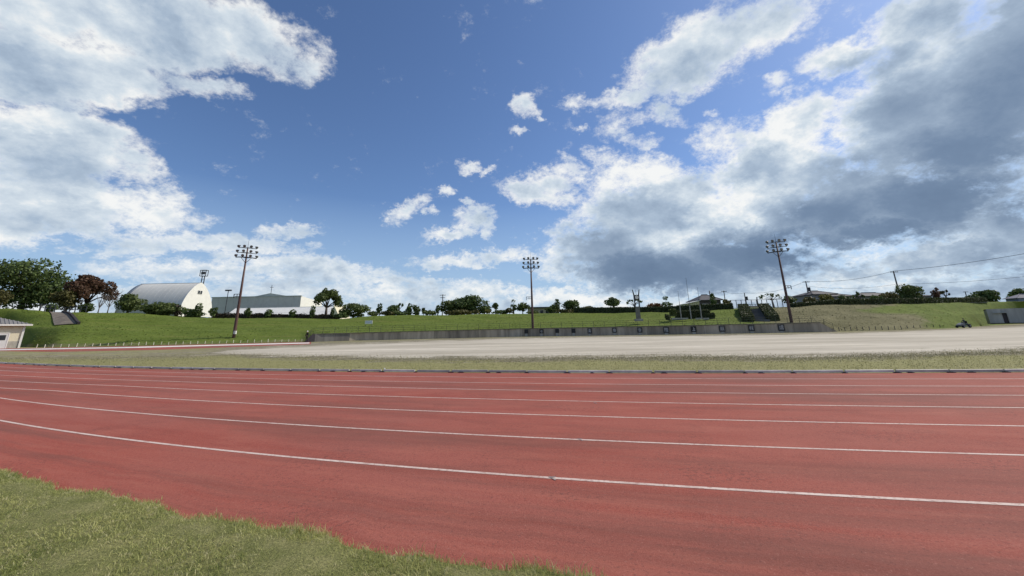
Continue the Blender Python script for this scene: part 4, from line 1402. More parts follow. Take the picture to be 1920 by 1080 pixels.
def hedge(name, label, P0, P1, width, h0, h1, mat, dens=1.0, group=None, leaf=0.13, cat='hedge', bumpy=0.12, sag=0.0):
    """box hedge from ground point P0 to P1"""
    P0, P1 = Vector(P0), Vector(P1)
    L = (P1 - P0).length
    d = (P1 - P0).normalized()
    s = Vector((-d.y, d.x, 0)).normalized()
    if s.length < .5:
        s = Vector((0, 1, 0))
    core = MB()
    ns = max(2, int(L / 1.2))
    vs, fs = [], []
    for i in range(ns + 1):
        t = i / ns
        c = (P1 - P0) * t
        h = h0 + (h1 - h0) * t + random.uniform(-1, 1) * bumpy * 0.4
        w = width * 0.44
        vs += [c - s * w + Vector((0, 0, -0.3)), c - s * w * 0.95 + Vector((0, 0, h * 0.93)), c + s * w * 0.95 + Vector((0, 0, h * 0.93)), c + s * w + Vector((0, 0, -0.3))]
    for i in range(ns):
        for j in range(4):
            fs.append((i * 4 + j, i * 4 + (j + 1) % 4, i * 4 + 4 + (j + 1) % 4, i * 4 + 4 + j))
    fs += [(0, 1, 2, 3), tuple(ns * 4 + 3 - j for j in range(4))]
    root = empty(name, P0)
    tag(root, label, cat, group)
    core.add(vs, fs).build('branch_core', mat, root)
    hm = (h0 + h1) / 2
    area = L * (2 * hm + width) + 2 * width * hm
    n = int(min(9000, dens * 2.2 * area / (leaf * leaf * 2)))
    t = rng.uniform(0, 1, n)
    face = rng.choice(5, n, p=np.array([L * hm, L * hm, L * width, width * hm, width * hm]) / (2 * L * hm + L * width + 2 * width * hm))
    u = rng.uniform(0, 1, n)
    hh = h0 + (h1 - h0) * t
    tt = np.where(face == 3, 0.0, np.where(face == 4, 1.0, t))
    z = np.where(face == 2, hh, u * hh)
    off_s = np.where(face == 0, -0.5, np.where(face == 1, 0.5, u - 0.5)) * width
    off_s = np.where(face >= 3, (rng.uniform(0, 1, n) - 0.5) * width, off_s)
    bump_ = rng.normal(0, bumpy * 0.35, n) + bumpy * 0.5 * np.sin(tt * L * 1.9) * np.sin(z * 3 + tt * L)
    dv, svv = np.array(d), np.array(s)
    P = np.outer(tt * L, dv) + np.outer(off_s, svv)
    P[:, 2] += z
    Nn = np.zeros((n, 3))
    Nn[face == 0] = -svv
    Nn[face == 1] = svv
    Nn[face == 2] = (0, 0, 1)
    Nn[face == 3] = -dv
    Nn[face == 4] = dv
    P += Nn * bump_[:, None]
    Vv, Ff = leaf_quads(P, Nn, leaf)
    obj('leaves', np_mesh('leaves', Vv, Ff), mat, root)
    return root

def cD(px, extra=0.0):
    return crest_D(px) + extra

# left end
tree('broadleaf_tree', 'huge dark evergreen tree on the bank top at the far left', 52, cD(50, 9), 487, 152, L_DARK, 0.06, nb=40, dens=2.4, leaf_px=4.8)
tree('autumn_tree', 'red-brown autumn tree next to the huge dark evergreen', 166, cD(150, 7), 514, 80, L_RED, 0.22, nb=20, kind='umbrella', dens=2.2)
tree('olive_tree', 'olive green leafy tree between the huge evergreen and the red tree', 128, cD(130, 4), 539, 52, L_OLIVE, 0.12)
tree('small_tree', 'small olive tree cut off by the left picture edge', 3, cD(0, 3), 541, 26, L_OLIVE, 0.15)
tree('round_shrub', 'dark round shrub at the top of the left paved path', 96, cD(95, 1), 568, 20, L_DARK, 0.0, cat='shrub')
tree('broadleaf_tree', 'low dark tree under the red autumn tree', 163, cD(160, 6), 566, 26, L_DARK, 0.0)
bare_tree('bare_tree', 'bare branched tree left of the curved metal hall', 190, cD(190, 4), 543, 38)
bare_tree('bare_tree', 'small bare tree below the red autumn tree', 172, cD(170, 3), 552, 24)
tree('broadleaf_tree', 'dark bushy tree in front of the curved metal hall, its left end', 243, cD(245, 2), 549, 50, L_MID, 0.08)
tree('broad_shrub', 'wide dark shrub in front of the curved hall, left of its white gable', 304, cD(300, 2), 565, 74, L_MID, 0.05, cat='shrub')
tree('small_shrub', 'small reddish dark shrub at the left foot of the white gable', 334, cD(335, 2), 568, 16, L_HEDGEP, 0.0, cat='shrub')
tree('broad_shrub', 'dark shrub at the foot of the white gable', 360, cD(360, 2), 578, 44, L_DARK, 0.0, cat='shrub')
tree('conifer_shrub', 'narrow dark upright shrub against the white gable', 372, cD(370, 1.5), 569, 12, L_DARK, 0.1, 'column', cat='shrub')
# hedge and clipped trees before the grey hall
A = spot(396, cD(400, 1.0)); B = spot(632, cD(630, 1.0))
hedge('low_hedge', 'long low purplish hedge along the bank top before the grey hall', A, B, 1.2, 0.95, 0.85, L_HEDGEP, leaf=0.16, bumpy=0.3)
for px, ty, w, lab in ((400, 573.5, 17, 'dark clipped tree left of the left floodlight mast, before the grey hall'), (463, 576, 17, 'dark clipped tree just right of the left floodlight mast'),
                       (504, 580.5, 13, 'dark clipped tree before the middle of the white low hall'), (548.5, 580.5, 12, 'dark clipped tree before the right half of the white low hall'),
                       (586, 574, 9, 'slim ragged clipped tree just left of the umbrella-shaped tree'), (623, 577, 6, 'thin dark clipped tree at the right end of the white low hall')):
    tree('clipped_tree', lab, px, cD(px, 0.2), ty, w, L_DARK, 0.05, 'column' if w < 14 else 'round', group='clipped trees before the hall')
tree('umbrella_tree', 'umbrella-shaped green tree on bare trunk right of the hall', 613, cD(610, 3), 541.5, 54, L_MID, 0.34, 'umbrella', nb=16, dens=1.5)
# middle
tree('broadleaf_tree', 'broad olive dark tree right of the white low hall', 663, cD(660, 8), 569, 66, L_MID, 0.02, nb=14)
tree('round_shrub', 'dark shrub on the bank at the end of the white low hall', 640, cD(640, 0.5), 586, 26, L_DARK, 0.0, cat='shrub')
tree('clipped_tree', 'narrow oval clipped tree right of the broad olive tree', 711.5, cD(710, 3), 570, 10, L_DARK, 0.05, 'column')
tree('broadleaf_tree', 'dark low tree group with spiky tops left of centre', 738, cD(735, 3), 572, 34, L_DARK, 0.0)
tree('palm_tree', 'thin tufted tree rising out of the dark low tree', 748, cD(745, 4), 566, 16, L_DARK, 0.3, 'tufts', nb=4)
tree('clipped_tree', 'narrow dark clipped tree with a forked top left of the big round tree', 767.5, cD(765, 3), 569.5, 11, L_DARK, 0.05, 'column')
tree('broadleaf_tree', 'dark round tree next to the forked clipped tree', 781, cD(780, 3), 569, 24, L_DARK, 0.02)
tree('small_tree', 'tiny dark tree right of the round dark one, left of centre', 794, cD(795, 3), 575, 10, L_MID, 0.1)
tree('small_tree', 'slim dark tree at the left edge of the biggest round tree group', 821, cD(820, 3), 569.5, 13, L_DARK, 0.08)
tree('broadleaf_tree', 'dark tree leaning on the left of the biggest round tree', 842, cD(840, 5), 563.5, 42, L_MID, 0.0)
tree('broadleaf_tree', 'biggest round dark tree on the bank top near the picture centre', 877, cD(875, 6), 553, 78, L_DARK, 0.0, nb=20)
tree('broadleaf_tree', 'low dark tree at the right foot of the biggest round tree', 908, cD(905, 4), 572, 34, L_DARK, 0.0)
tree('yellow_shrub', 'yellowish shrub on the bank top at the right foot of the big tree', 915, cD(915, 0), 579, 16, L_YELLOW, 0.0, cat='shrub')
tree('yellow_shrub', 'yellow-green shrub below the left part of the big round tree', 838, cD(838, 0), 582, 14, L_OLIVE, 0.0, cat='shrub')
tree('yellow_shrub', 'pale green shrub below the right part of the big round tree', 892, cD(892, 0), 580, 16, L_OLIVE, 0.0, cat='shrub')
tree('small_tree', 'small lollipop tree standing alone right of the big round tree', 929.5, cD(930, 4), 565.5, 15, L_MID, 0.38)
tree('pine_tree', 'dark cloud-pruned pine left of the middle floodlight mast', 963, cD(962, 3), 561.5, 16, L_DARK, 0.25, 'tiers')
tree('broadleaf_tree', 'dark ragged tree just left of the middle floodlight mast', 980, cD(980, 3), 567.5, 30, L_MID, 0.1, dens=0.8)
tree('yellow_shrub', 'pale olive shrub below the cloud-pruned pine', 955, cD(955, 0.5), 577, 18, L_OLIVE, 0.0, cat='shrub')
tree('small_tree', 'slim dark tree rising right of the middle floodlight mast', 1044.5, cD(1045, 3), 562, 11, L_DARK, 0.1, 'column')
tree('broadleaf_tree', 'low dark tree right of the flat-roofed pavilion', 1037, cD(1037, 2.5), 570, 30, L_MID, 0.0)
tree('broadleaf_tree', 'dark round-topped tree left of the long hedge', 1072, cD(1072, 3), 561, 42, L_DARK, 0.0)
tree('broadleaf_tree', 'low olive tree behind the left end of the long hedge', 1105, cD(1105, 8), 573, 34, L_OLIVE, 0.0)
tree('round_tree', 'round clipped tree standing alone behind the long hedge', 1150.5, cD(1150, 6), 557.5, 34, L_MID, 0.30)
tree('bare_branch_tree', 'sparse tufted tree beside the clock tower', 1189, cD(1190, 5), 559, 28, L_DARK, 0.4, 'tufts', nb=6)
tree('rust_shrub', 'rust-coloured low shrub behind the hedge right of the clock tower', 1224, cD(1225, 6), 568.5, 46, L_RUST, 0.0, cat='shrub')
tree('pine_tree', 'cloud-pruned pine with ball top left of the flagpoles', 1249, cD(1249, 5), 555.5, 26, L_DARK, 0.15, 'tiers')
tree('broadleaf_tree', 'dark tree beside the pavilion house roof', 1337, cD(1337, 12), 547, 16, L_DARK, 0.1)
tree('small_tree', 'pale ragged bush right of the pavilion house', 1362, cD(1362, 9), 558, 18, L_OLIVE, 0.05)
# right
tree('pollard_tree', 'pollarded tree with knobbly tufts left of the right floodlight mast', 1449, cD(1449, 1.0), 549, 34, L_DARK, 0.42, 'tufts', lean=-0.3, bark=M_BARKP)
tree('broadleaf_tree', 'ragged grey-green tree behind the right floodlight mast', 1480, cD(1480, 4), 553, 26, L_MID, 0.15, dens=0.7)
tree('golden_shrub', 'golden olive dome-shaped shrub before the large tiled house', 1550, cD(1550, 5), 550.5, 31, L_YELLOW, 0.0, cat='shrub')
tree('broadleaf_tree', 'low dark bush left of the golden dome shrub', 1518, cD(1518, 4), 557, 30, L_OLIVE, 0.0)
tree('round_shrub', 'dark shrub right of the golden dome shrub', 1581, cD(1581, 4), 553, 26, L_DARK, 0.0, cat='shrub')
tree('tufted_tree', 'spiky tufted tree between the two tiled houses', 1610, cD(1610, 5), 546, 18, L_DARK, 0.3, 'tufts', nb=6)
tree('broadleaf_tree', 'olive brown bush before the second tiled house', 1664, cD(1664, 5), 546, 44, L_OLIVE, 0.0)
tree('broadleaf_tree', 'dark bush left of the olive brown bush by the second house', 1640, cD(1640, 5), 550, 26, L_DARK, 0.0)
tree('broadleaf_tree', 'bushy green tree right of the leaning utility pole', 1710, cD(1708, 5), 532, 54, L_MID, 0.0, nb=16, lean=-0.4)
tree('reddish_tree', 'small sparse reddish tree behind the right hedge', 1756, cD(1756, 6), 538, 19, L_RED, 0.2, dens=0.8)
tree('tufted_tree', 'thin tufted tree right of the small reddish tree', 1773, cD(1773, 6), 541, 14, L_OLIVE, 0.4, 'tufts', nb=5)
tree('broadleaf_tree', 'dark tree in the distant grove behind the right end of the hedge', 1822, cD(1822, 40), 548, 30, L_DARK, 0.0)
tree('broadleaf_tree', 'tallest dark tree in the distant grove right of the hedge end', 1851, cD(1851, 40), 543.5, 50, L_DARK, 0.0)
tree('broadleaf_tree', 'dark tree top behind the grey-blue house at the right edge', 1912, cD(1912, 40), 540, 40, L_DARK, 0.0)
# background belt closing the gaps along the skyline
for i, (px, ty, w) in enumerate(((700, 583, 30), (725, 582, 34), (755, 582, 40), (805, 581, 34), (860, 580, 60), (940, 580, 40), (1000, 583, 30), (1060, 580, 50))):
    tree('skyline_shrub', ['low dark shrub on the skyline right of the broad olive tree', 'low dark shrub on the skyline below the narrow oval tree', 'low dark shrub on the skyline under the thin tufted tree', 'low dark shrub on the skyline left of the biggest tree',
                           'low dark undergrowth below the biggest round tree', 'low dark shrub on the skyline below the lollipop tree', 'low dark shrub on the skyline right behind the middle floodlight mast', 'low dark shrub on the skyline under the round-topped tree'][i],
         px, cD(px, 2.0), ty, w, (L_MID, L_OLIVE, L_DARK)[i % 3], 0.0, cat='shrub')

# long hedges on the bank top
A = spot(1079, cD(1079, -1.0)); B = spot(1240, cD(1240, -1.0)); C_ = spot(1379, cD(1379, -1.0))
hedge('long_hedge', 'long dark clipped hedge behind the clock tower, left section', A, B, 1.6, 1.15, 1.15, L_HEDGE, leaf=0.17)
hedge('long_hedge', 'long dark clipped hedge behind the flagpoles, right section', B, C_, 1.6, 1.15, 1.2, L_HEDGE, leaf=0.17)
A = spot(1492, cD(1492, -0.5)); B = spot(1576, cD(1576, -0.5))
hedge('long_hedge', 'dark clipped hedge right behind the right floodlight mast', A, B, 1.5, 0.7, 0.95, L_HEDGE, leaf=0.15)
A = spot(1578, cD(1578, -1.0)); B = spot(1730, cD(1730, -1.0)); C_ = spot(1856, cD(1856, -1.0))
hedge('long_hedge', 'long dark clipped hedge below the tiled houses at right', A, B, 1.6, 1.0, 1.15, L_HEDGE, leaf=0.17)
hedge('long_hedge', 'right end of the dark clipped hedge on the right bank top', B, C_, 1.6, 1.15, 1.35, L_HEDGE, leaf=0.17)

# stairway up the bank between two flank hedges
Df, Db = 68.5, 82.0
def flank(px_f, px_b, lab, mat):
    A = spot(px_f, Df); B = spot(px_b, Db)
    hedge('flank_hedge', lab, A, B, 1.7, 0.95, 1.0, mat, leaf=0.12)
flank(1405, 1399, 'clipped hedge on the left flank of the stairway up the bank', L_HEDGE)
flank(1452, 1438, 'clipped hedge on the right flank of the stairway up the bank', L_HEDGE)
st = MB()
n = 22
sA, sB = spot(1428, Df), spot(1419, Db)
stair = empty('stairway', sA)
tag(stair, 'grey concrete stairway climbing the bank between two clipped hedges', 'stairs')
step_me = None
for i in range(n):
    t = i / n
    p = sA.lerp(sB, t) - sA
    q = sA.lerp(sB, (i + 1) / n) - sA
    MB().box(((p.x + q.x) / 2, (p.y + q.y) / 2, q.z - 0.05), (2.7, (q.y - p.y) * 1.02, 0.22), math.atan2(-(q.x - p.x), q.y - p.y)).build('step', M_ASPH, stair)

# paved path down the left bank
P = [(at(80, 588, 1), 0)]
V, F = [], []
rows = 12
pd0, pd1 = cD(95, -0.2), 70.0
for i in range(rows + 1):
    t = i / rows
    D = pd0 + (pd1 - pd0) * t
    pl, pr_ = 78 + (95 - 78) * t, 104 + (141 - 104) * t
    for j in range(5):
        px = pl + (pr_ - pl) * j / 4
        p = spot(px, D)
        V.append((p.x, p.y, p.z + 0.16))
for i in range(rows):
    for j in range(4):
        F.append((i * 5 + j, (i + 1) * 5 + j, (i + 1) * 5 + j + 1, i * 5 + j + 1))
pth = obj('paved_path', np_mesh('paved_path', V, F), M_PATH)
pth['kind'] = 'structure'
kb = empty('path_kerb', spot(104, pd0))
tag(kb, 'dark low kerb along the right side of the left paved path', 'kerb')
kp = [spot(104 + (141 - 104) * t, pd0 + (pd1 - pd0) * t) - kb.location for t in np.linspace(0, 1, 9)]
for a_, b_ in zip(kp[:-1], kp[1:]):
    MB().beam(a_ + Vector((0, 0, 0.2)), a_ + (b_ - a_) * 0.985 + Vector((0, 0, 0.2)), 0.35, 0.5).build('kerb_stone', M_KERBD, kb)

# ------------------------------------------------------------------ small block with tiled roof at the left edge
def left_block():
    c = gnd(36.5, 652.5)                # foot of the right front corner
    rz = R(57)
    b = empty('washroom_block', c, rz)
    tag(b, 'small cream building with grey tiled roof at the left picture edge', 'building')
    Lx, Ly, H = 9.0, 6.5, 3.25           # local x runs left along the front, y runs back
    MB().box((-Lx / 2, Ly / 2, 0.5), (Lx, Ly, 1.0)).build('stone_base', M_STONE, b)
    MB().box((-Lx / 2, Ly / 2, 1.0 + (H - 1.0) / 2 + 0.0), (Lx - 0.06, Ly - 0.06, H - 1.0)).build('wall', M_CREAM, b)
    MB().box((-0.10, -0.05, H / 2), (0.22, 0.12, H)).build('corner_post', M_OFFWHITE, b)
    d = MB().box((-1.9, -0.06, 1.1), (1.05, 0.10, 2.2)).build('door', M_DOORP, b)
    MB().box((-1.9, -0.125, 1.55), (0.62, 0.03, 0.72)).build('window_pane', M_WINDOW, d)
    MB().box((-1.9, -0.115, 2.2), (1.25, 0.06, 0.1)).box((-2.48, -0.115, 1.1), (0.1, 0.06, 2.2)).box((-1.32, -0.115, 1.1), (0.1, 0.06, 2.2)).build('door_frame', M_WHITE, b)
    ov = 0.6
    x0, x1, y0, y1 = -Lx - ov, ov, -ov, Ly + ov
    ym = (y0 + y1) / 2
    rh = 1.25
    roof = MB()
    roof.add([(x0, y0, H + .02), (x1, y0, H + .02), (x1, y1, H + .02), (x0, y1, H + .02), (x0 + 3, ym, H + rh), (x1 - 3, ym, H + rh),
              (x0, y0, H + .20), (x1, y0, H + .20), (x1, y1, H + .20), (x0, y1, H + .20)],
             [(3, 2, 1, 0), (6, 7, 5, 4), (8, 9, 4, 5), (7, 8, 5), (9, 6, 4), (0, 1, 7, 6), (1, 2, 8, 7), (2, 3, 9, 8), (3, 0, 6, 9)])
    ro = roof.build('roof', M_TILE, b)
    MB().box(((x0 + x1) / 2, y0 - 0.03, H + 0.10), (x1 - x0, 0.05, 0.20)).build('fascia', M_WHITE, b)
    MB().box(((x0 + x1) / 2, y0 + 0.32, H - 0.01), (x1 - x0 - 0.1, 0.56, 0.04)).build('soffit', M_SOFFIT, b)
    rib = MB().beam((0, 0, 0), (0, 1, 0.0), 0.09, 0.07).mesh('tile_row')
    n = 26
    for i in range(n):
        x = x0 + 0.2 + (x1 - x0 - 0.4) * i / (n - 1)
        t = 1.0
        if x < x0 + 3:
            t = (x - x0) / 3
        if x > x1 - 3:
            t = (x1 - x) / 3
        t = max(0.05, t) * 0.98
        MB().beam((x, y0, H + 0.22), (x, y0 + (ym - y0) * t, H + 0.22 + (rh - 0.20) * t), 0.13, 0.09).build('tile_row', M_TILE, ro)
left_block()

# ------------------------------------------------------------------ pointed-arch metal hall with white gable
def arch_hall():
    zb = at(360, 592, 96).z - 0.2
    near = at(333, 592, 91.5)
    X = near.x
    D1, D2 = 91.5, 101.5
    apex_z = at(369, 531, 96.5).z
    H = apex_z - zb
    half = (D2 - D1) / 2
    b = empty('arched_hall', (X, (D1 + D2) / 2, zb))
    tag(b, 'pointed-arch metal-roofed hall with bright white gable on the left', 'building')
    L = 15.0
    prof = []
    n = 14
    for i in range(n + 1):
        t = i / n
        z = H * math.sin(t * math.pi / 2) ** 0.92
        y = half * (1 - (z / H) ** 2.0) ** 0.72 if t < 1 else 0
        prof.append((y, z))
    left_ = [(-y, z) for y, z in prof]
    right_ = [(y, z) for y, z in reversed(prof[:-1])]
    full = left_ + right_
    sh = MB()
    vs, fs = [], []
    m = 12
    for j in range(m + 1):
        x = -L * j / m
        vs += [(x, y, z) for y, z in full]
    k = len(full)
    for j in range(m):
        for i in range(k - 1):
            fs.append((j * k + i, j * k + i + 1, (j + 1) * k + i + 1, (j + 1) * k + i))
    fs.append(tuple(range(m * k, (m + 1) * k)))
    sh.add(vs, fs)
    shell = sh.build('roof_shell', M_SHEET, b, True)
    shell.data.polygons[-1].use_smooth = False
    rb = MB()
    MB().beam((0.05, 0, H + 0.02), (-L, 0, H + 0.02), 0.3, 0.16).build('ridge_cap', M_GREYWALL, b)
    for j in range(1, m):
        rr = MB()
        x = -L * j / m
        rr.tube([(x, y * 1.001, z) for y, z in left_], 0.014, 4)
        rr.build('roof_seam', M_SHEET, shell)
    MB().add([(0.16, y * 1.015, z * 1.01) for y, z in full] + [(0.0, y * 1.015, z * 1.01) for y, z in full],
             [tuple(range(k))] + [(i, i + 1, i + 1 + k, i + k) for i in range(k - 1)] + [tuple(range(2 * k - 1, k - 1, -1))]).build('gable', M_WHITE, b)
    w = MB().box((0.19, 0.0, H * 0.72), (0.06, 1.5, 0.95)).build('window_frame', M_OFFWHITE, b)
    for s_ in (-1, 1):
        MB().box((0.225, s_ * 0.36, H * 0.72), (0.03, 0.58, 0.8)).build('window_pane', M_WINDOW, w)
    p = at(341, 594, 90) - b.location
    MB().box((p.x, p.y, p.z + 0.9), (0.3, 0.3, 2.2)).box((p.x + 1.3, p.y + 0.1, p.z - 0.1), (2.4, 0.4, 0.35)).box((p.x + 0.7, p.y, p.z + 1.8), (1.3, 0.3, 0.2)).build('entrance_frame', M_WHITE, b)
    return b
arch_hall()
# lattice lamp tower behind it
def lattice_tower():
    D = 112.0
    base = Vector((at(374, 560, D).x, D, at(374, 590, D).z))
    H = at(376, 507, D).z - base.z
    t = empty('lamp_tower', base)
    tag(t, 'thin steel tower with square lamp cage rising behind the white gable', 'lamp tower')
    for s_ in (-.45, .45):
        MB().tube([(s_, 0, 0), (s_ * 0.8, 0, H - 1.7)], 0.12, 6).build('leg', M_DKSTEEL, t)
    lad = MB()
    for i in range(10):
        z = (H - 3.0) * i / 10 + 1
        lad.tube([(-.42, 0, z), (.42, 0, z + 0.6)], 0.045, 5)
    lad.build('bracing', M_DKSTEEL, t)
    cg = MB()
    w = 0.85
    for z in (H - 1.7, H):
        for (a_, b_) in (((-w, -.4), (w, -.4)), ((w, -.4), (w, .4)), ((w, .4), (-w, .4)), ((-w, .4), (-w, -.4))):
            cg.beam((a_[0], a_[1], z), (b_[0], b_[1], z), 0.12, 0.12)
    for x in (-w, w):
        for y in (-.4, .4):
            cg.beam((x, y, H - 1.75), (x, y, H + 0.05), 0.12, 0.12)
    cg.build('cage', M_DKSTEEL, t)
    for x in (-.75, .75):
        MB().box((x * 0.42, -0.3, H - 0.85), (0.42, 0.3, 0.8)).build('lamp', M_LAMP, t)
lattice_tower()

# ------------------------------------------------------------------ grey hall with white side and low white wing
def big_hall():
    D = 150.0
    x0, x1 = at(397.5, 560, D).x, at(564, 560, D).x
    zt = at(480, 556.7, D).z
    zb = spot(480, 90).z
    b = empty('sports_hall', (x0, D, zb))
    tag(b, 'large grey flat-fronted sports hall with shallow peaked roof', 'building')
    W, H, dep = x1 - x0, zt - zb, 17.0
    lean = 1.5
    n = 12
    for i in range(n):
        MB().box((W * (i + 0.5) / n, 0.2, H * 0.5), (W / n - 0.05, 0.4, H)).build('facade_panel', M_GREYWALL, b)
    rz = at(505, 549.5, D).z - zb
    xl, xm, xr = at(468, 556, D).x - x0, at(505, 550, D).x - x0, at(543, 556, D).x - x0
    MB().prism([(xl, 0.45, H - 0.02), (xr, 0.45, H - 0.02), (xm, 0.45, rz)], (0, 0, 0), (0, dep, 0)).build('roof', M_GREENROOF, b)
    MB().add([(W + .02, 0.1, 0), (W + .02, dep, 0), (W + .02, dep, H - 1.2), (W + .02, 0.1, H), (0.3, 0.4, H - 0.1), (0.3, dep, H - 1.2), (0.3, 0.4, 0), (0.3, dep, 0)],
             [(0, 1, 2, 3), (3, 2, 5, 4), (4, 5, 7, 6), (1, 7, 5, 2)]).build('side_wall', M_WHITE, b)
    MB().box((W * 0.5, 0.12, H + 0.12), (W + 0.4, 0.7, 0.25)).build('parapet', M_GREENROOF, b)
    MB().tube([(xm, 1, rz - 0.5), (xm, 1, rz + 3.2)], 0.09, 6).tube([(xm - 0.7, 1, rz + 2.3), (xm + 0.7, 1, rz + 2.3)], 0.07, 5).build('antenna', M_DKSTEEL, b)
    MB().tube([(at(433, 560, D).x - x0, -2, 0), (at(433, 560, D).x - x0, -2, H + 2.4)], 0.12, 6).box((at(433, 560, D).x - x0, -2, H + 2.5), (2.2, 0.6, 0.5)).build('lamp_post', M_DKSTEEL, b)
    # low white wing in front
    D2 = 134.0
    y0, y1 = at(404, 580, D2).x, at(624, 580, D2).x
    zt2 = at(515, 573.2, D2).z
    z2 = spot(515, 92).z
    w = empty('white_wing', (y0, D2, z2))
    tag(w, 'long low white stepped hall before the grey sports hall', 'building')
    W2, H2 = y1 - y0, zt2 - z2
    for r in range(3):                      # three broad sloping bands of white sheet
        hz, run = H2 / 3, 3.2
        for i in range(9):
            xa, xb = W2 * i / 9 + 0.03, W2 * (i + 1) / 9 - 0.03
            y_, z_ = run * r, hz * r
            MB().prism([(xa, y_, z_), (xa, y_ + run - 0.25, z_ + hz - 0.10), (xa, y_ + run - 0.25, z_ - 0.3), (xa, y_, z_ - 0.3)], (0, 0, 0), (xb - xa, 0, 0)).build('roof_panel', M_WHITE, w)
        MB().box((W2 / 2, run * (r + 1) - 0.14, hz * (r + 0.5) - 0.1), (W2, 0.2, hz)).build('step_riser', M_OFFWHITE, w)
    ex_ = at(641, 590, D2).x - y0
    MB().prism([(W2, 0, -0.3), (ex_ + 0.3, 0, -0.3), (W2, 0, H2)], (0.05, 0.2, 0), (0.05, 9, 0)).build('end_buttress', M_CREAM, w)
    MB().box((W2 * 0.5, 10.2, H2 - 0.05), (W2 + 0.3, 1.2, 0.3)).build('roof_edge', M_WHITE, w)
    MB().box((W2 * 0.55, -0.15, H2 * 0.08), (W2 * 0.8, 0.3, H2 * 0.12)).build('base_band', M_SOFFIT, w)
big_hall()

# flat-roofed pavilion in the middle distance
def pavilion():
    D = 118.0
    a_, b_ = at(990, 580, D), at(1031, 580, D)
    z0 = spot(1010, 100).z - 0.4
    h = at(1010, 577.5, D).z - z0
    p = empty('flat_pavilion', (a_.x, D, z0))
    tag(p, 'low beige flat-roofed pavilion just right of the middle floodlight mast', 'building')
    W = b_.x - a_.x
    MB().box((W / 2, 2, h / 2), (W, 4, h)).build('wall', plain('beige_wall', (0.36, 0.33, 0.24), 0.9, 0.1, 1.0), p)
    MB().box((W / 2, 1.8, h + 0.15), (W + 1.6, 5.2, 0.28)).build('roof', M_DKTILE, p)
    for i in range(4):
        MB().box((W * (i + .5) / 4, -0.03, h * 0.55), (W / 4 * 0.5, 0.05, h * 0.4)).build('window', M_WINDOW, p)
pavilion()

# ------------------------------------------------------------------ clock tower
def clock_tower():
    D = 72.0
    base = at(1197.5, 600.5, D)
    H = at(1191, 543, D).z - base.z
    c = empty('clock_tower', base)
    tag(c, 'slender two-pillar clock tower with flared tips on the grass terrace', 'clock tower')
    MB().box((0, 0, 0.05), (1.3, 1.0, 0.4)).build('plinth', M_CONCL, c)
    MB().box((0, 0, 1.35), (0.74, 0.46, 2.2), taper=0.92).build('pedestal', plain('tower_stone', (0.15, 0.148, 0.125), 0.9, 0.2, 2.0), c)
    for s_ in (-1, 1):
        MB().prism([(s_ * 0.30, 0, 2.3), (s_ * 0.46, 0, 2.3), (s_ * 0.52, 0, H - 0.9), (s_ * 0.66, 0, H), (s_ * 0.60, 0, H + 0.03), (s_ * 0.36, 0, H - 0.95)], (0, -0.16, 0), (0, 0.16, 0)).build('pillar', M_LAMP, c)
    f = MB().box((0, 0, H - 1.42), (0.86, 0.42, 0.86)).build('clock_case', M_DKSTEEL, c)
    MB().tube([(0, -0.215, H - 1.42), (0, -0.235, H - 1.42)], 0.32, 20).build('clock_face', M_WHITE, f)
    MB().beam((0, -0.25, H - 1.42), (0, -0.25, H - 1.20), 0.03, 0.01).beam((0, -0.25, H - 1.42), (0.14, -0.25, H - 1.50), 0.03, 0.01).build('clock_hands', M_BLACK, f)
    MB().beam((0.0, 0, H - 0.98), (0.0, 0, H + 0.0), 0.05, 0.05).build('finial', M_LAMP, c)
    MB().box((0, 0.0, 3.1), (0.62, 0.14, 0.10)).build('tie_bar', M_LAMP, c)
clock_tower()

# ------------------------------------------------------------------ flagpoles inside a clipped hedge court
FD = 74.0
for i, (px, by, ty, lab) in enumerate(((1277.5, 596.5, 547, 'left of the three pale flagpoles in the hedge court'), (1296, 596.3, 522, 'tallest flagpole, middle of the three in the hedge court'), (1315.5, 595.5, 540, 'right of the three pale flagpoles in the hedge court'))):
    base = at(px, by, FD)
    H = at(px - 6, ty, FD).z - base.z
    f = empty('flagpole', base)
    tag(f, lab, 'flagpole', 'flagpoles in the hedge court')
    MB().tube([(0, 0, -0.3), (0, 0, 2.3)], [0.11, 0.09], 8).build('sleeve', M_CONCL, f)
    MB().tube([(0, 0, 2.3), (0, 0, H)], [0.045, 0.022], 8).build('pole', M_LAMP, f)
    MB().tube([(0, 0, H), (0, 0, H + 0.06), (0, 0, H + 0.12)], [0.02, 0.05, 0.015], 8).build('finial', M_LAMP, f)
z = at(1295, 597, FD).z
A = at(1268, 597, FD + 2.2); B = at(1331, 595.5, FD + 2.2)
A.z = B.z = z
hedge('court_hedge', 'dark clipped hedge wall right behind the three flagpoles', A, B, 1.0, 1.50, 1.55, L_HEDGE, leaf=0.10)
A2 = at(1259, 590, FD + 1.5); B2 = at(1263.5, 590, FD + 0.2); A2.z = B2.z = z + 0.2
hedge('court_hedge', 'sunlit yellow-green hedge block left of the flagpoles', at(1258, 590, FD + 0.5) * 1, at(1266, 590, FD + 0.5) * 1, 1.4, 1.0, 1.0, L_HEDGEL, leaf=0.10)
q0, q1 = at(1248, 597, FD - 0.5), at(1256, 598, FD - 0.8)
hedge('court_hedge', 'dark low rounded hedge at the left front of the flagpole court', q0, q1, 1.0, 0.75, 0.6, L_HEDGE, leaf=0.10)
q0, q1 = at(1329, 595, FD - 0.4), at(1338, 594.5, FD - 0.2)
hedge('court_hedge', 'dark low hedge at the right front of the flagpole court', q0, q1, 0.9, 0.6, 0.75, L_HEDGE, leaf=0.10)
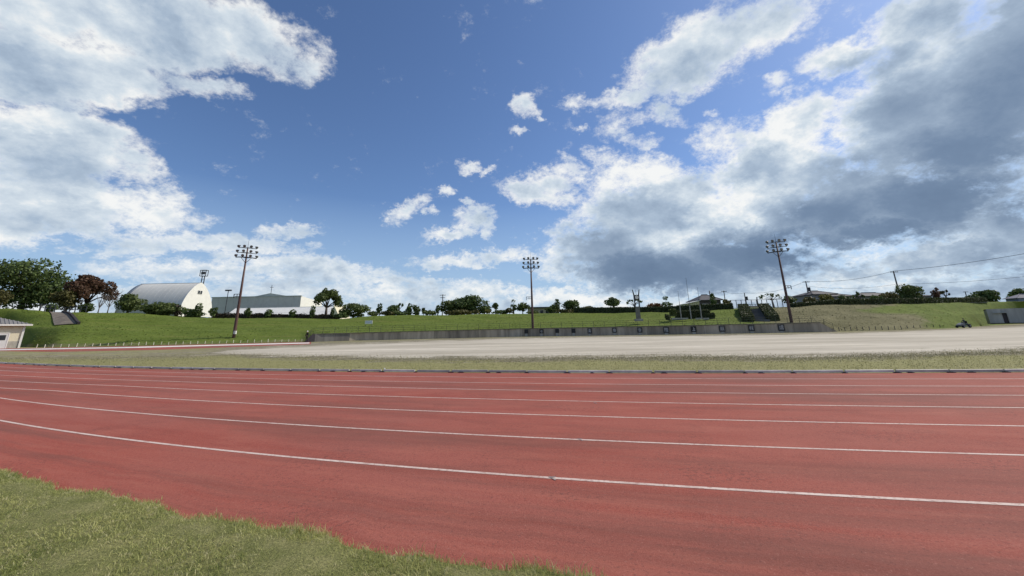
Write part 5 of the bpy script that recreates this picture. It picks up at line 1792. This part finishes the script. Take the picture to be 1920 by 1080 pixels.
for (a_, b_, lab) in ((1259, 1290, 'pale stone edging at the left front of the flagpole court'), (1304, 1316, 'pale stone block between the middle and right flagpoles'), (1318, 1329, 'thin stone edging right of the flagpoles')):
    A = at(a_, 598, FD - 1.2); B = at(b_, 597.6, FD - 1.2)
    s_ = empty('stone_edging', A)
    tag(s_, lab, 'edging')
    L_ = B - A
    nn = max(2, int(L_.length / 0.8))
    for i in range(nn):
        MB().box((L_.x * (i + .5) / nn, 0, L_.z * (i + .5) / nn + 0.02), (L_.x / nn - 0.03, 0.35, 0.30)).build('stone', M_CONCL, s_)

# ------------------------------------------------------------------ sign on the left middle bank
p = spot(690, 79.0)
zc_ = at(690, 604.2, 79.0).z
sg = empty('bank_sign', p)
tag(sg, 'small blank-looking white notice board on the green bank', 'sign')
MB().box((0, 0, zc_ - p.z), (1.5, 0.06, 0.66)).build('board', M_WHITE, sg)
MB().box((0, -0.035, zc_ - p.z), (1.25, 0.02, 0.42)).build('face', M_SIGN, sg)
for s_ in (-.55, .55):
    MB().tube([(s_, 0.05, -0.3), (s_, 0.05, zc_ - p.z + 0.3)], 0.035, 6).build('leg', M_RAIL, sg)

# ------------------------------------------------------------------ concrete building at the right edge
def right_block():
    D = 96.0
    a_ = at(1857.5, 607.6, D)
    b = empty('concrete_block', a_)
    tag(b, 'bare grey concrete building with dark doorway at the right edge', 'building')
    rz = R(-46)
    b.rotation_euler = (0, 0, rz)
    H = at(1858, 579.8, D).z - a_.z
    def along(px):                         # distance along the front at which a sight line meets it
        lo, hi = 0.0, 30.0
        for _ in range(40):
            m = (lo + hi) / 2
            x, y = a_.x + m * math.cos(rz), a_.y + m * math.sin(rz)
            r = ray(px, yhor(px))
            if x / y < r[0] / r[1]:
                lo = m
            else:
                hi = m
        return lo
    W = 24.0
    x_door0, x_door1 = along(1882.5), along(1891.5)
    dh = H * 0.72
    for (xa, xb) in ((0, 2.2), (2.2, x_door0), (x_door1, x_door1 + 3.6), (x_door1 + 3.6, x_door1 + 7.2), (x_door1 + 7.2, x_door1 + 11), (x_door1 + 11, W)):
        if xb - xa < 0.2:
            continue
        MB().box(((xa + xb) / 2, 0.2, H / 2), (xb - xa - 0.02, 0.4, H)).build('wall_panel', M_CONCG, b)
    MB().box(((x_door0 + x_door1) / 2, 0.2, dh + (H - dh) / 2), (x_door1 - x_door0 - 0.01, 0.38, H - dh)).build('lintel', M_CONCG, b)
    MB().box(((x_door0 + x_door1) / 2, 0.33, dh / 2), (x_door1 - x_door0, 0.06, dh)).build('door', M_BROWNDOOR, b)
    MB().box((x_door0 - 0.3, -0.25, dh + 0.06), (2.0, 0.55, 0.12)).build('canopy', M_CONCG, b)
    MB().box((W / 2, 3.5, H - 0.12), (W, 6.2, 0.3)).build('roof_slab', M_CONCG, b)
    MB().box((0.2, 3.6, H / 2), (0.4, 6.4, H)).build('end_wall', M_CONCG, b)
    MB().box((W / 2, -0.10, 0.10), (W, 0.2, 0.2)).build('base_course', M_KERBD, b)
M_CONCG = plain('grey_concrete', (0.34, 0.335, 0.31), 0.9, 0.25, 0.9, bmp=0.3, rand=0.10, streak=True)
right_block()

# ------------------------------------------------------------------ tiled houses behind the right bank
def house(name, label, pxl, pxr, D, eave_y, ridge_y, pxr0, pxr1, dep, wallm, roofm):
    z0 = spot((pxl + pxr) / 2, cD((pxl + pxr) / 2)).z - 0.3
    a_ = at(pxl, eave_y, D)
    b_ = at(pxr, eave_y, D)
    h = a_.z - z0
    W = b_.x - a_.x
    r0, r1 = at(pxr0, ridge_y, D).x - a_.x, at(pxr1, ridge_y, D).x - a_.x
    rh = at((pxr0 + pxr1) / 2, ridge_y, D).z - z0
    o = empty(name, (a_.x, D, z0))
    tag(o, label, 'house')
    MB().box((W / 2, dep / 2, h / 2), (W * 0.88, dep * 0.86, h)).build('wall', wallm, o)
    r = MB()
    e = 0.16
    r.add([(0, 0, h), (W, 0, h), (W, dep, h), (0, dep, h), (0, 0, h + e), (W, 0, h + e), (W, dep, h + e), (0, dep, h + e), (r0, dep / 2, rh), (r1, dep / 2, rh)],
          [(3, 2, 1, 0), (0, 1, 5, 4), (1, 2, 6, 5), (2, 3, 7, 6), (3, 0, 4, 7), (4, 5, 9, 8), (5, 6, 9), (6, 7, 8, 9), (7, 4, 8)])
    ro = r.build('roof', roofm, o)
    MB().beam((r0, dep / 2, rh + 0.05), (r1, dep / 2, rh + 0.05), 0.35, 0.25).build('ridge_tile', roofm, ro)
    for (c0, c1) in (((0, 0, h + e), (r0, dep / 2, rh)), ((W, 0, h + e), (r1, dep / 2, rh))):
        MB().beam(c0, c1, 0.25, 0.2).build('hip_tile', roofm, ro)
    nw = max(2, int(W / 3.2))
    for i in range(nw):
        x = W * 0.06 + W * 0.88 * (i + .5) / nw
        w = MB().box((x, dep * 0.07 - 0.04, h * 0.60), (W * 0.88 / nw * 0.55, 0.08, min(1.3, h * 0.45))).build('window', M_OFFWHITE, o)
        MB().box((x, dep * 0.07 - 0.09, h * 0.60), (W * 0.88 / nw * 0.48, 0.04, min(1.15, h * 0.40))).build('pane', M_WINDOW, w)
    return o
M_HWALL = plain('grey_house_wall', (0.22, 0.225, 0.235), 0.9, 0.12, 1.5)
M_BROWNW = plain('dark_timber_wall', (0.060, 0.055, 0.055), 0.9, 0.2, 1.5)
house('tiled_house', 'dark-roofed pavilion house beside the flagpoles', 1311, 1356, 112, 563.5, 550.5, 1329, 1340, 9, M_BROWNW, M_DKTILE)
house('tiled_house', 'large house with low dark tiled roof right of the right mast', 1524, 1572, 108, 552.5, 543, 1544, 1556, 9, M_HWALL, M_DKTILE)
house('tiled_house', 'long lower dark-tiled house wing joined right of the large house', 1556, 1606, 106, 556.5, 547.5, 1566, 1580, 8, M_HWALL, M_DKTILE)
house('tiled_house', 'second dark-tiled house left of the leaning utility pole', 1614, 1690, 112, 556, 546.5, 1640, 1668, 9, M_HWALL, M_DKTILE)
house('tiled_house', 'low dark-roofed house right of the bushy green tree', 1722, 1752, 116, 556, 551, 1732, 1740, 7, M_HWALL, M_DKTILE)
house('grey_house', 'grey-blue house cut by the right picture edge on the bank top', 1906, 1985, 150, 559.5, 550, 1925, 1968, 4.5, plain('grey_blue_wall', (0.17, 0.19, 0.25), 0.9, 0.1, 1.0), plain('grey_blue_roof', (0.11, 0.12, 0.16), 0.8, 0.15, 1.0))
# pale yellow shed with slats left of the pavilion house
D = 106.0
a_ = at(1287, 573, D)
W = at(1312, 573, D).x - a_.x
z0 = spot(1300, cD(1300)).z - 0.2
ht0, ht1 = at(1287, 570, D).z - z0, at(1309, 564, D).z - z0
sh = empty('slatted_shed', (a_.x, D, z0))
tag(sh, 'pale yellow slatted shed between flagpoles and pavilion house', 'shed')
MB().prism([(0, 0, 0), (W, 0, 0), (W, 0, ht1), (0, 0, ht0)], (0, 0.1, 0), (0, 4, 0)).build('wall', M_CREAM, sh)
for i in range(7):
    x = W * (i + .5) / 7
    hh = ht0 + (ht1 - ht0) * (i + .5) / 7
    MB().beam((x, 0.03, 0), (x, 0.03, hh * 0.94), W / 7 * 0.55, 0.1).build('slat', M_YELLOW, sh)
MB().beam((-0.3, 2, ht0 + 0.05), (W + 0.2, 2, ht1 + 0.05), 4.6, 0.12).build('roof', M_OFFWHITE, sh)

# ------------------------------------------------------------------ tennis court fence on the skyline
D = 104.0
fa, fb = at(1372, 575, D), at(1478, 575, D)
z0 = spot(1425, cD(1425)).z - 0.3
fn = empty('court_fence', (fa.x, D, z0))
tag(fn, 'tall thin wire court fence on the skyline above the stairway', 'fence')
L_ = fb.x - fa.x
H = at(1425, 561.5, D).z - z0
for i in range(12):
    MB().tube([(L_ * i / 11, 0, 0), (L_ * i / 11, 0, H)], 0.085, 5).build('post', M_DKSTEEL, fn)
for h in (0.35, 0.98):
    MB().beam((0, 0, H * h), (L_, 0, H * h), 0.07, 0.09).build('rail', M_DKSTEEL, fn)
msh = MB()
for i in range(1, 14):
    msh.beam((0, 0, H * i / 14), (L_, 0, H * i / 14), 0.012, 0.012)
msh.build('wire_mesh', M_DKSTEEL, fn)
# low structures behind the fence
lb = empty('low_court_wall', (at(1388, 577, 100).x, 100.0, z0))
tag(lb, 'low grey wall with rail at the head of the stairway', 'wall')
wl = at(1445, 577, 100).x - at(1388, 577, 100).x
hh = at(1415, 573.5, 100).z - z0
for i in range(6):
    MB().box((wl * (i + .5) / 6, 0, hh / 2), (wl / 6 - 0.03, 0.3, hh)).build('wall_panel', M_CONC, lb)
MB().beam((0, -0.1, hh + 0.4), (wl, -0.1, hh + 0.4), 0.08, 0.1).build('rail', M_DKSTEEL, lb)
for i in range(7):
    MB().beam((wl * i / 6, -0.1, hh), (wl * i / 6, -0.1, hh + 0.4), 0.08, 0.08).build('post', M_DKSTEEL, lb)

# fence beside the path head at the left
def barrier(px0, px1, D, lab, h=1.5, n=4):
    A = spot(px0, D); B = spot(px1, D)
    b = empty('path_fence', A)
    tag(b, lab, 'fence')
    L_ = B - A
    for i in range(n):
        q = L_ * (i / (n - 1))
        MB().beam(q + Vector((0, 0, -0.2)), q + Vector((0, 0, h)), 0.22 if i == 0 else 0.10, 0.14).build('post', M_DKSTEEL, b)
    for z in (h * 0.5, h * 0.95):
        MB().beam(Vector((0, -0.08, z)), L_ + Vector((0, -0.08, z)), 0.07, 0.12).build('rail', M_DKSTEEL, b)
barrier(59, 88, cD(70, 0.4), 'dark metal barrier fence left of the round shrub at the path head')
barrier(106, 148, cD(120, 1.0), 'dark metal fence under the olive and red trees right of the path head', 1.3, 5)

# ------------------------------------------------------------------ utility poles and wires
def upole(px, base_y, top_y, D, lab, arms=1, trans=False, lamp=False, pxt=None):
    z0 = spot(px, cD(px)).z - 0.3
    base = Vector((at(px, base_y, D).x, D, z0))
    H = at(px if pxt is None else pxt, top_y, D).z - z0
    u = empty('utility_pole', base)
    tag(u, lab, 'utility pole')
    MB().tube([(0, 0, 0), (0, 0, H)], [0.21, 0.13], 8).build('shaft', M_WOODPOLE, u, True)
    for i in range(arms):
        MB().beam((-1.0 + 0.2 * i, -0.15, H - 0.3 - 0.8 * i), (1.0 - 0.2 * i, -0.15, H - 0.3 - 0.8 * i), 0.13, 0.13).build('crossarm', M_DKSTEEL, u)
        for x in (-.85, -.3, .4, .85):
            MB().tube([(x, -0.15, H - 0.22 - 0.8 * i), (x, -0.15, H - 0.02 - 0.8 * i)], 0.05, 6).build('insulator', M_OFFWHITE, u)
    if trans:
        MB().tube([(0.42, -0.1, H * 0.66), (0.42, -0.1, H * 0.66 + 1.1)], 0.36, 10).build('transformer', M_DKSTEEL, u)
        MB().beam((-0.4, -0.1, H * 0.66), (0.9, -0.1, H * 0.66), 0.1, 0.12).build('bracket', M_DKSTEEL, u)
    if lamp:
        MB().beam((0, 0, H - 0.1), (1.3, -0.2, H + 0.2), 0.09, 0.09).box((1.6, -0.25, H + 0.25), (0.8, 0.3, 0.16)).build('lamp_arm', M_DKSTEEL, u)
    return base + Vector((0, 0, H))
t1 = upole(1517.5, 560, 527, 112, 'utility pole with transformer just right of the right mast', 1, True)
t2 = upole(1687, 553, 508, 100, 'utility pole behind the bushy green tree, with wires', 1, False, pxt=1680)
t3 = upole(1399, 570, 549, 126, 'utility pole above the stairway on the skyline', 0, True)
t4 = upole(1360, 565, 545, 140, 'utility pole right of the pavilion house', 1)
t5 = upole(1333, 566, 545, 108, 'pale utility pole in front of the pavilion house roof', 0)
t6 = upole(1421, 570, 557, 108, 'short street lamp pole behind the court fence', 0, lamp=True)
t7 = upole(829.5, 580, 552, 130, 'utility pole with crossarms on the skyline left of the big round tree', 2)
t8 = upole(1813, 558, 546, 150, 'small distant utility pole over the grove at right', 1)
def wire(A, B, sag, lab, r=0.030, n=24):
    pts = []
    for i in range(n + 1):
        t = i / n
        p = A.lerp(B, t)
        p.z -= sag * 4 * t * (1 - t)
        pts.append(p - A)
    o = MB().tube(pts, r, 5).build('overhead_wire', M_WIRE, loc=A)
    tag(o, lab, 'wire')
off_right = at(1990, 463, 70)
wire(t2, off_right, 0.5, 'overhead wire rising from the leaning-looking pole to the right edge', 0.04)
wire(t1, t2, 1.0, 'overhead wire between the transformer pole and the pole behind the green tree', 0.035)
wire(t3, t1, 1.2, 'overhead wire passing behind the right floodlight mast', 0.035)
wire(t4 + Vector((0, 0, -0.3)), t3, 0.5, 'overhead wire over the court fence left of the pollarded tree', 0.035)
wire(t5 + Vector((0, 0, -0.4)), t4 + Vector((0, 0, -0.3)), 0.4, 'short overhead wire right of the pavilion house roof', 0.03)
wire(t2 + Vector((0, 0, -3.4)), at(1990, 511, 74), 0.5, 'lower faint overhead wire crossing to the right picture edge', 0.028)
wire(t1 + Vector((0, 0, -1.4)), t2 + Vector((0, 0, -3.4)), 0.9, 'lower faint overhead wire above the tiled houses', 0.026)

# ------------------------------------------------------------------ people
def skin_body(name, joints, edges, mat, parent, loc=None):
    me = bpy.data.meshes.new(name)
    me.from_pydata([j[0] for j in joints], edges, [])
    o = obj(name, me, mat, parent)
    o.modifiers.new('skin', 'SKIN')
    for i, j in enumerate(joints):
        me.skin_vertices[0].data[i].radius = (j[1], j[1] if len(j) < 3 else j[2])
    me.skin_vertices[0].data[0].use_root = True
    s = o.modifiers.new('sub', 'SUBSURF')
    s.levels = s.render_levels = 1
    # bake to plain geometry
    dg = bpy.context.evaluated_depsgraph_get()
    dg.update()
    m2 = bpy.data.meshes.new_from_object(o.evaluated_get(dg))
    o.modifiers.clear()
    o.data = m2
    if not m2.materials:
        m2.materials.append(mat)
    m2.polygons.foreach_set('use_smooth', np.ones(len(m2.polygons), dtype=bool))
    return o
def head_parts(p, at_, hatmat, face_dir, r=0.105):
    ax = Vector((math.sin(face_dir), -math.cos(face_dir), 0))
    sd_ = Vector((math.cos(face_dir), math.sin(face_dir), 0))
    h = MB().tube([at_ + Vector((0, 0, z)) for z in (-.13, -.09, -.03, .03, .08, .115)], [0.05, 0.072, 0.088, 0.088, 0.068, 0.02], 10)
    h.tube([at_ + ax * 0.075, at_ + ax * 0.115 + Vector((0, 0, -.03))], [0.012, 0.018], 6)
    for s_ in (-1, 1):
        h.tube([at_ + sd_ * s_ * 0.08, at_ + sd_ * s_ * 0.10], [0.03, 0.022], 6)
    hd = h.build('head', M_SKIN, p, True)
    MB().tube([at_ + ax * -0.01 + Vector((0, 0, z)) for z in (.015, .06, .105, .135)], [0.108, 0.104, 0.075, 0.02], 10).add(
        [at_ + ax * 0.08 + sd_ * 0.08 + Vector((0, 0, .03)), at_ + ax * 0.19 + sd_ * 0.05 + Vector((0, 0, .015)), at_ + ax * 0.19 - sd_ * 0.05 + Vector((0, 0, .015)), at_ + ax * 0.08 - sd_ * 0.08 + Vector((0, 0, .03))], [(0, 1, 2, 3)]).build('cap', hatmat, hd)
    for s_ in (-1, 1):
        MB().box(at_ + ax * 0.083 + sd_ * s_ * 0.032 + Vector((0, 0, 0.0)), (0.016, 0.016, 0.010)).build('eye', M_BLACK, hd)

base = gnd(574.5, 642.0)
pr = empty('person', base)
tag(pr, 'person in black clothes and white cap standing at the left end of the wall', 'person')
J = [((0, 0, 0.90), .125, .09), ((0, 0, 1.10), .12, .085), ((0.0, 0, 1.30), .15, .09), ((0, 0, 1.40), .06), ((0, 0, 1.46), .05),
     ((-.09, 0, .86), .085), ((-.10, .01, .48), .06), ((-.10, .03, .09), .045), ((-.10, -.10, .04), .04),
     ((.09, 0, .86), .085), ((.10, -.02, .48), .06), ((.11, .03, .09), .045), ((.11, -.10, .04), .04),
     ((-.18, 0, 1.34), .055), ((-.23, .02, 1.08), .043), ((-.21, -.08, .86), .034),
     ((.18, 0, 1.34), .055), ((.22, -.02, 1.08), .043), ((.12, -.16, .98), .034)]
E_ = [(0, 1), (1, 2), (2, 3), (3, 4), (0, 5), (5, 6), (6, 7), (7, 8), (0, 9), (9, 10), (10, 11), (11, 12), (2, 13), (13, 14), (14, 15), (2, 16), (16, 17), (17, 18)]
skin_body('body', J, E_, M_BLACK, pr)
head_parts(pr, Vector((0, -.01, 1.58)), M_WHITE, R(30))
for hx in ((-.21, -.10, .83), (.10, -.19, .97)):
    hm = MB()
    c = Vector(hx)
    hm.box(c, (0.05, 0.07, 0.08))
    for f in range(4):
        hm.tube([c + Vector((-.02 + f * .014, -.03, -.03)), c + Vector((-.02 + f * .014, -.05, -.075)), c + Vector((-.02 + f * .014, -.04, -.10 + abs(f - 1.5) * .008))], [.009, .008, .006], 5)
    hm.tube([c + Vector((.025, -.02, .01)), c + Vector((.05, -.045, -.03))], [.01, .007], 5)
    hm.build('hand', M_SKIN, pr)

# ride-on mower and its driver below the right bank
mb = gnd(1808, 614.6)
mw = empty('ride_on_mower', mb, R(8))
tag(mw, 'low dark green and grey ride-on machine at the foot of the right bank', 'mower')
MB().box((0.35, 0, 0.62), (1.0, 0.75, 0.42), taper=0.86).build('body', M_MOWER, mw)
MB().prism([(-1.25, 0, .35), (-.15, 0, .35), (-.15, 0, .95), (-.6, 0, .88), (-1.2, 0, .62)], (0, -.36, 0), (0, .36, 0)).build('hood', M_MOWGREY, mw)
MB().box((-.25, 0, 0.26), (1.15, 1.15, 0.16)).build('cutting_deck', M_MOWGREY, mw)
seat = MB().box((.40, 0, .88), (.48, .5, .10)).build('seat', M_BLACK, mw)
MB().box((.66, 0, 1.10), (.10, .48, .42)).build('backrest', M_BLACK, mw)
MB().tube([(-.25, 0, .85), (-.05, 0, 1.12)], .025, 6).tube([(-.05 + .0, .17 * math.cos(a), 1.12 + .15 * math.sin(a)) for a in np.linspace(0, 2 * math.pi, 13)], .018, 6).build('steering_wheel', M_BLACK, mw)
for (x, r_) in ((-.85, .24), (.62, .36)):
    for s_ in (-1, 1):
        w = MB().tube([(x, s_ * .40, r_), (x, s_ * .44, r_), (x, s_ * .60, r_), (x, s_ * .64, r_)], [r_ * .8, r_, r_, r_ * .8], 14).build('wheel', M_BLACK, mw, True)
        MB().tube([(x, s_ * .62, r_), (x, s_ * .655, r_)], [r_ * .5, r_ * .45], 10).build('rim', M_MOWGREY, w)
dp = empty('person', mb + Vector((0.40, 0.05, 0.93)), R(8))
tag(dp, 'person in grey-green work clothes seated on the ride-on machine', 'person')
J = [((0, 0, .08), .14, .11), ((-.03, 0, .28), .13, .10), ((-.06, 0, .48), .15, .10), ((-.07, 0, .58), .06), ((-.07, 0, .64), .05),
     ((-.10, -.10, .06), .085), ((-.50, -.14, .10), .065), ((-.55, -.14, -.34), .045), ((-.66, -.14, -.38), .04),
     ((-.10, .10, .06), .085), ((-.50, .14, .10), .065), ((-.55, .14, -.34), .045), ((-.66, .14, -.38), .04),
     ((-.06, -.19, .50), .055), ((-.20, -.25, .28), .043), ((-.40, -.15, .24), .034),
     ((-.06, .19, .50), .055), ((-.20, .25, .28), .043), ((-.40, .15, .24), .034)]
skin_body('body', J, E_, M_GREYCLOTH, dp)
head_parts(dp, Vector((-.08, 0, .77)), M_BLACK, R(-90))
for s_ in (-1, 1):
    hm = MB()
    c = Vector((-.43, s_ * .15, .22))
    hm.box(c, (0.07, 0.05, 0.07))
    for f in range(4):
        hm.tube([c + Vector((-.03, -.02 * s_, .02 - f * .015)), c + Vector((-.07, -.02 * s_, .02 - f * .015)), c + Vector((-.06, -.05 * s_, .02 - f * .015))], [.009, .008, .006], 5)
    hm.tube([c + Vector((0, -.02 * s_, .03)), c + Vector((-.04, -.04 * s_, .06))], [.01, .007], 5)
    hm.build('hand', M_SKIN, dp)
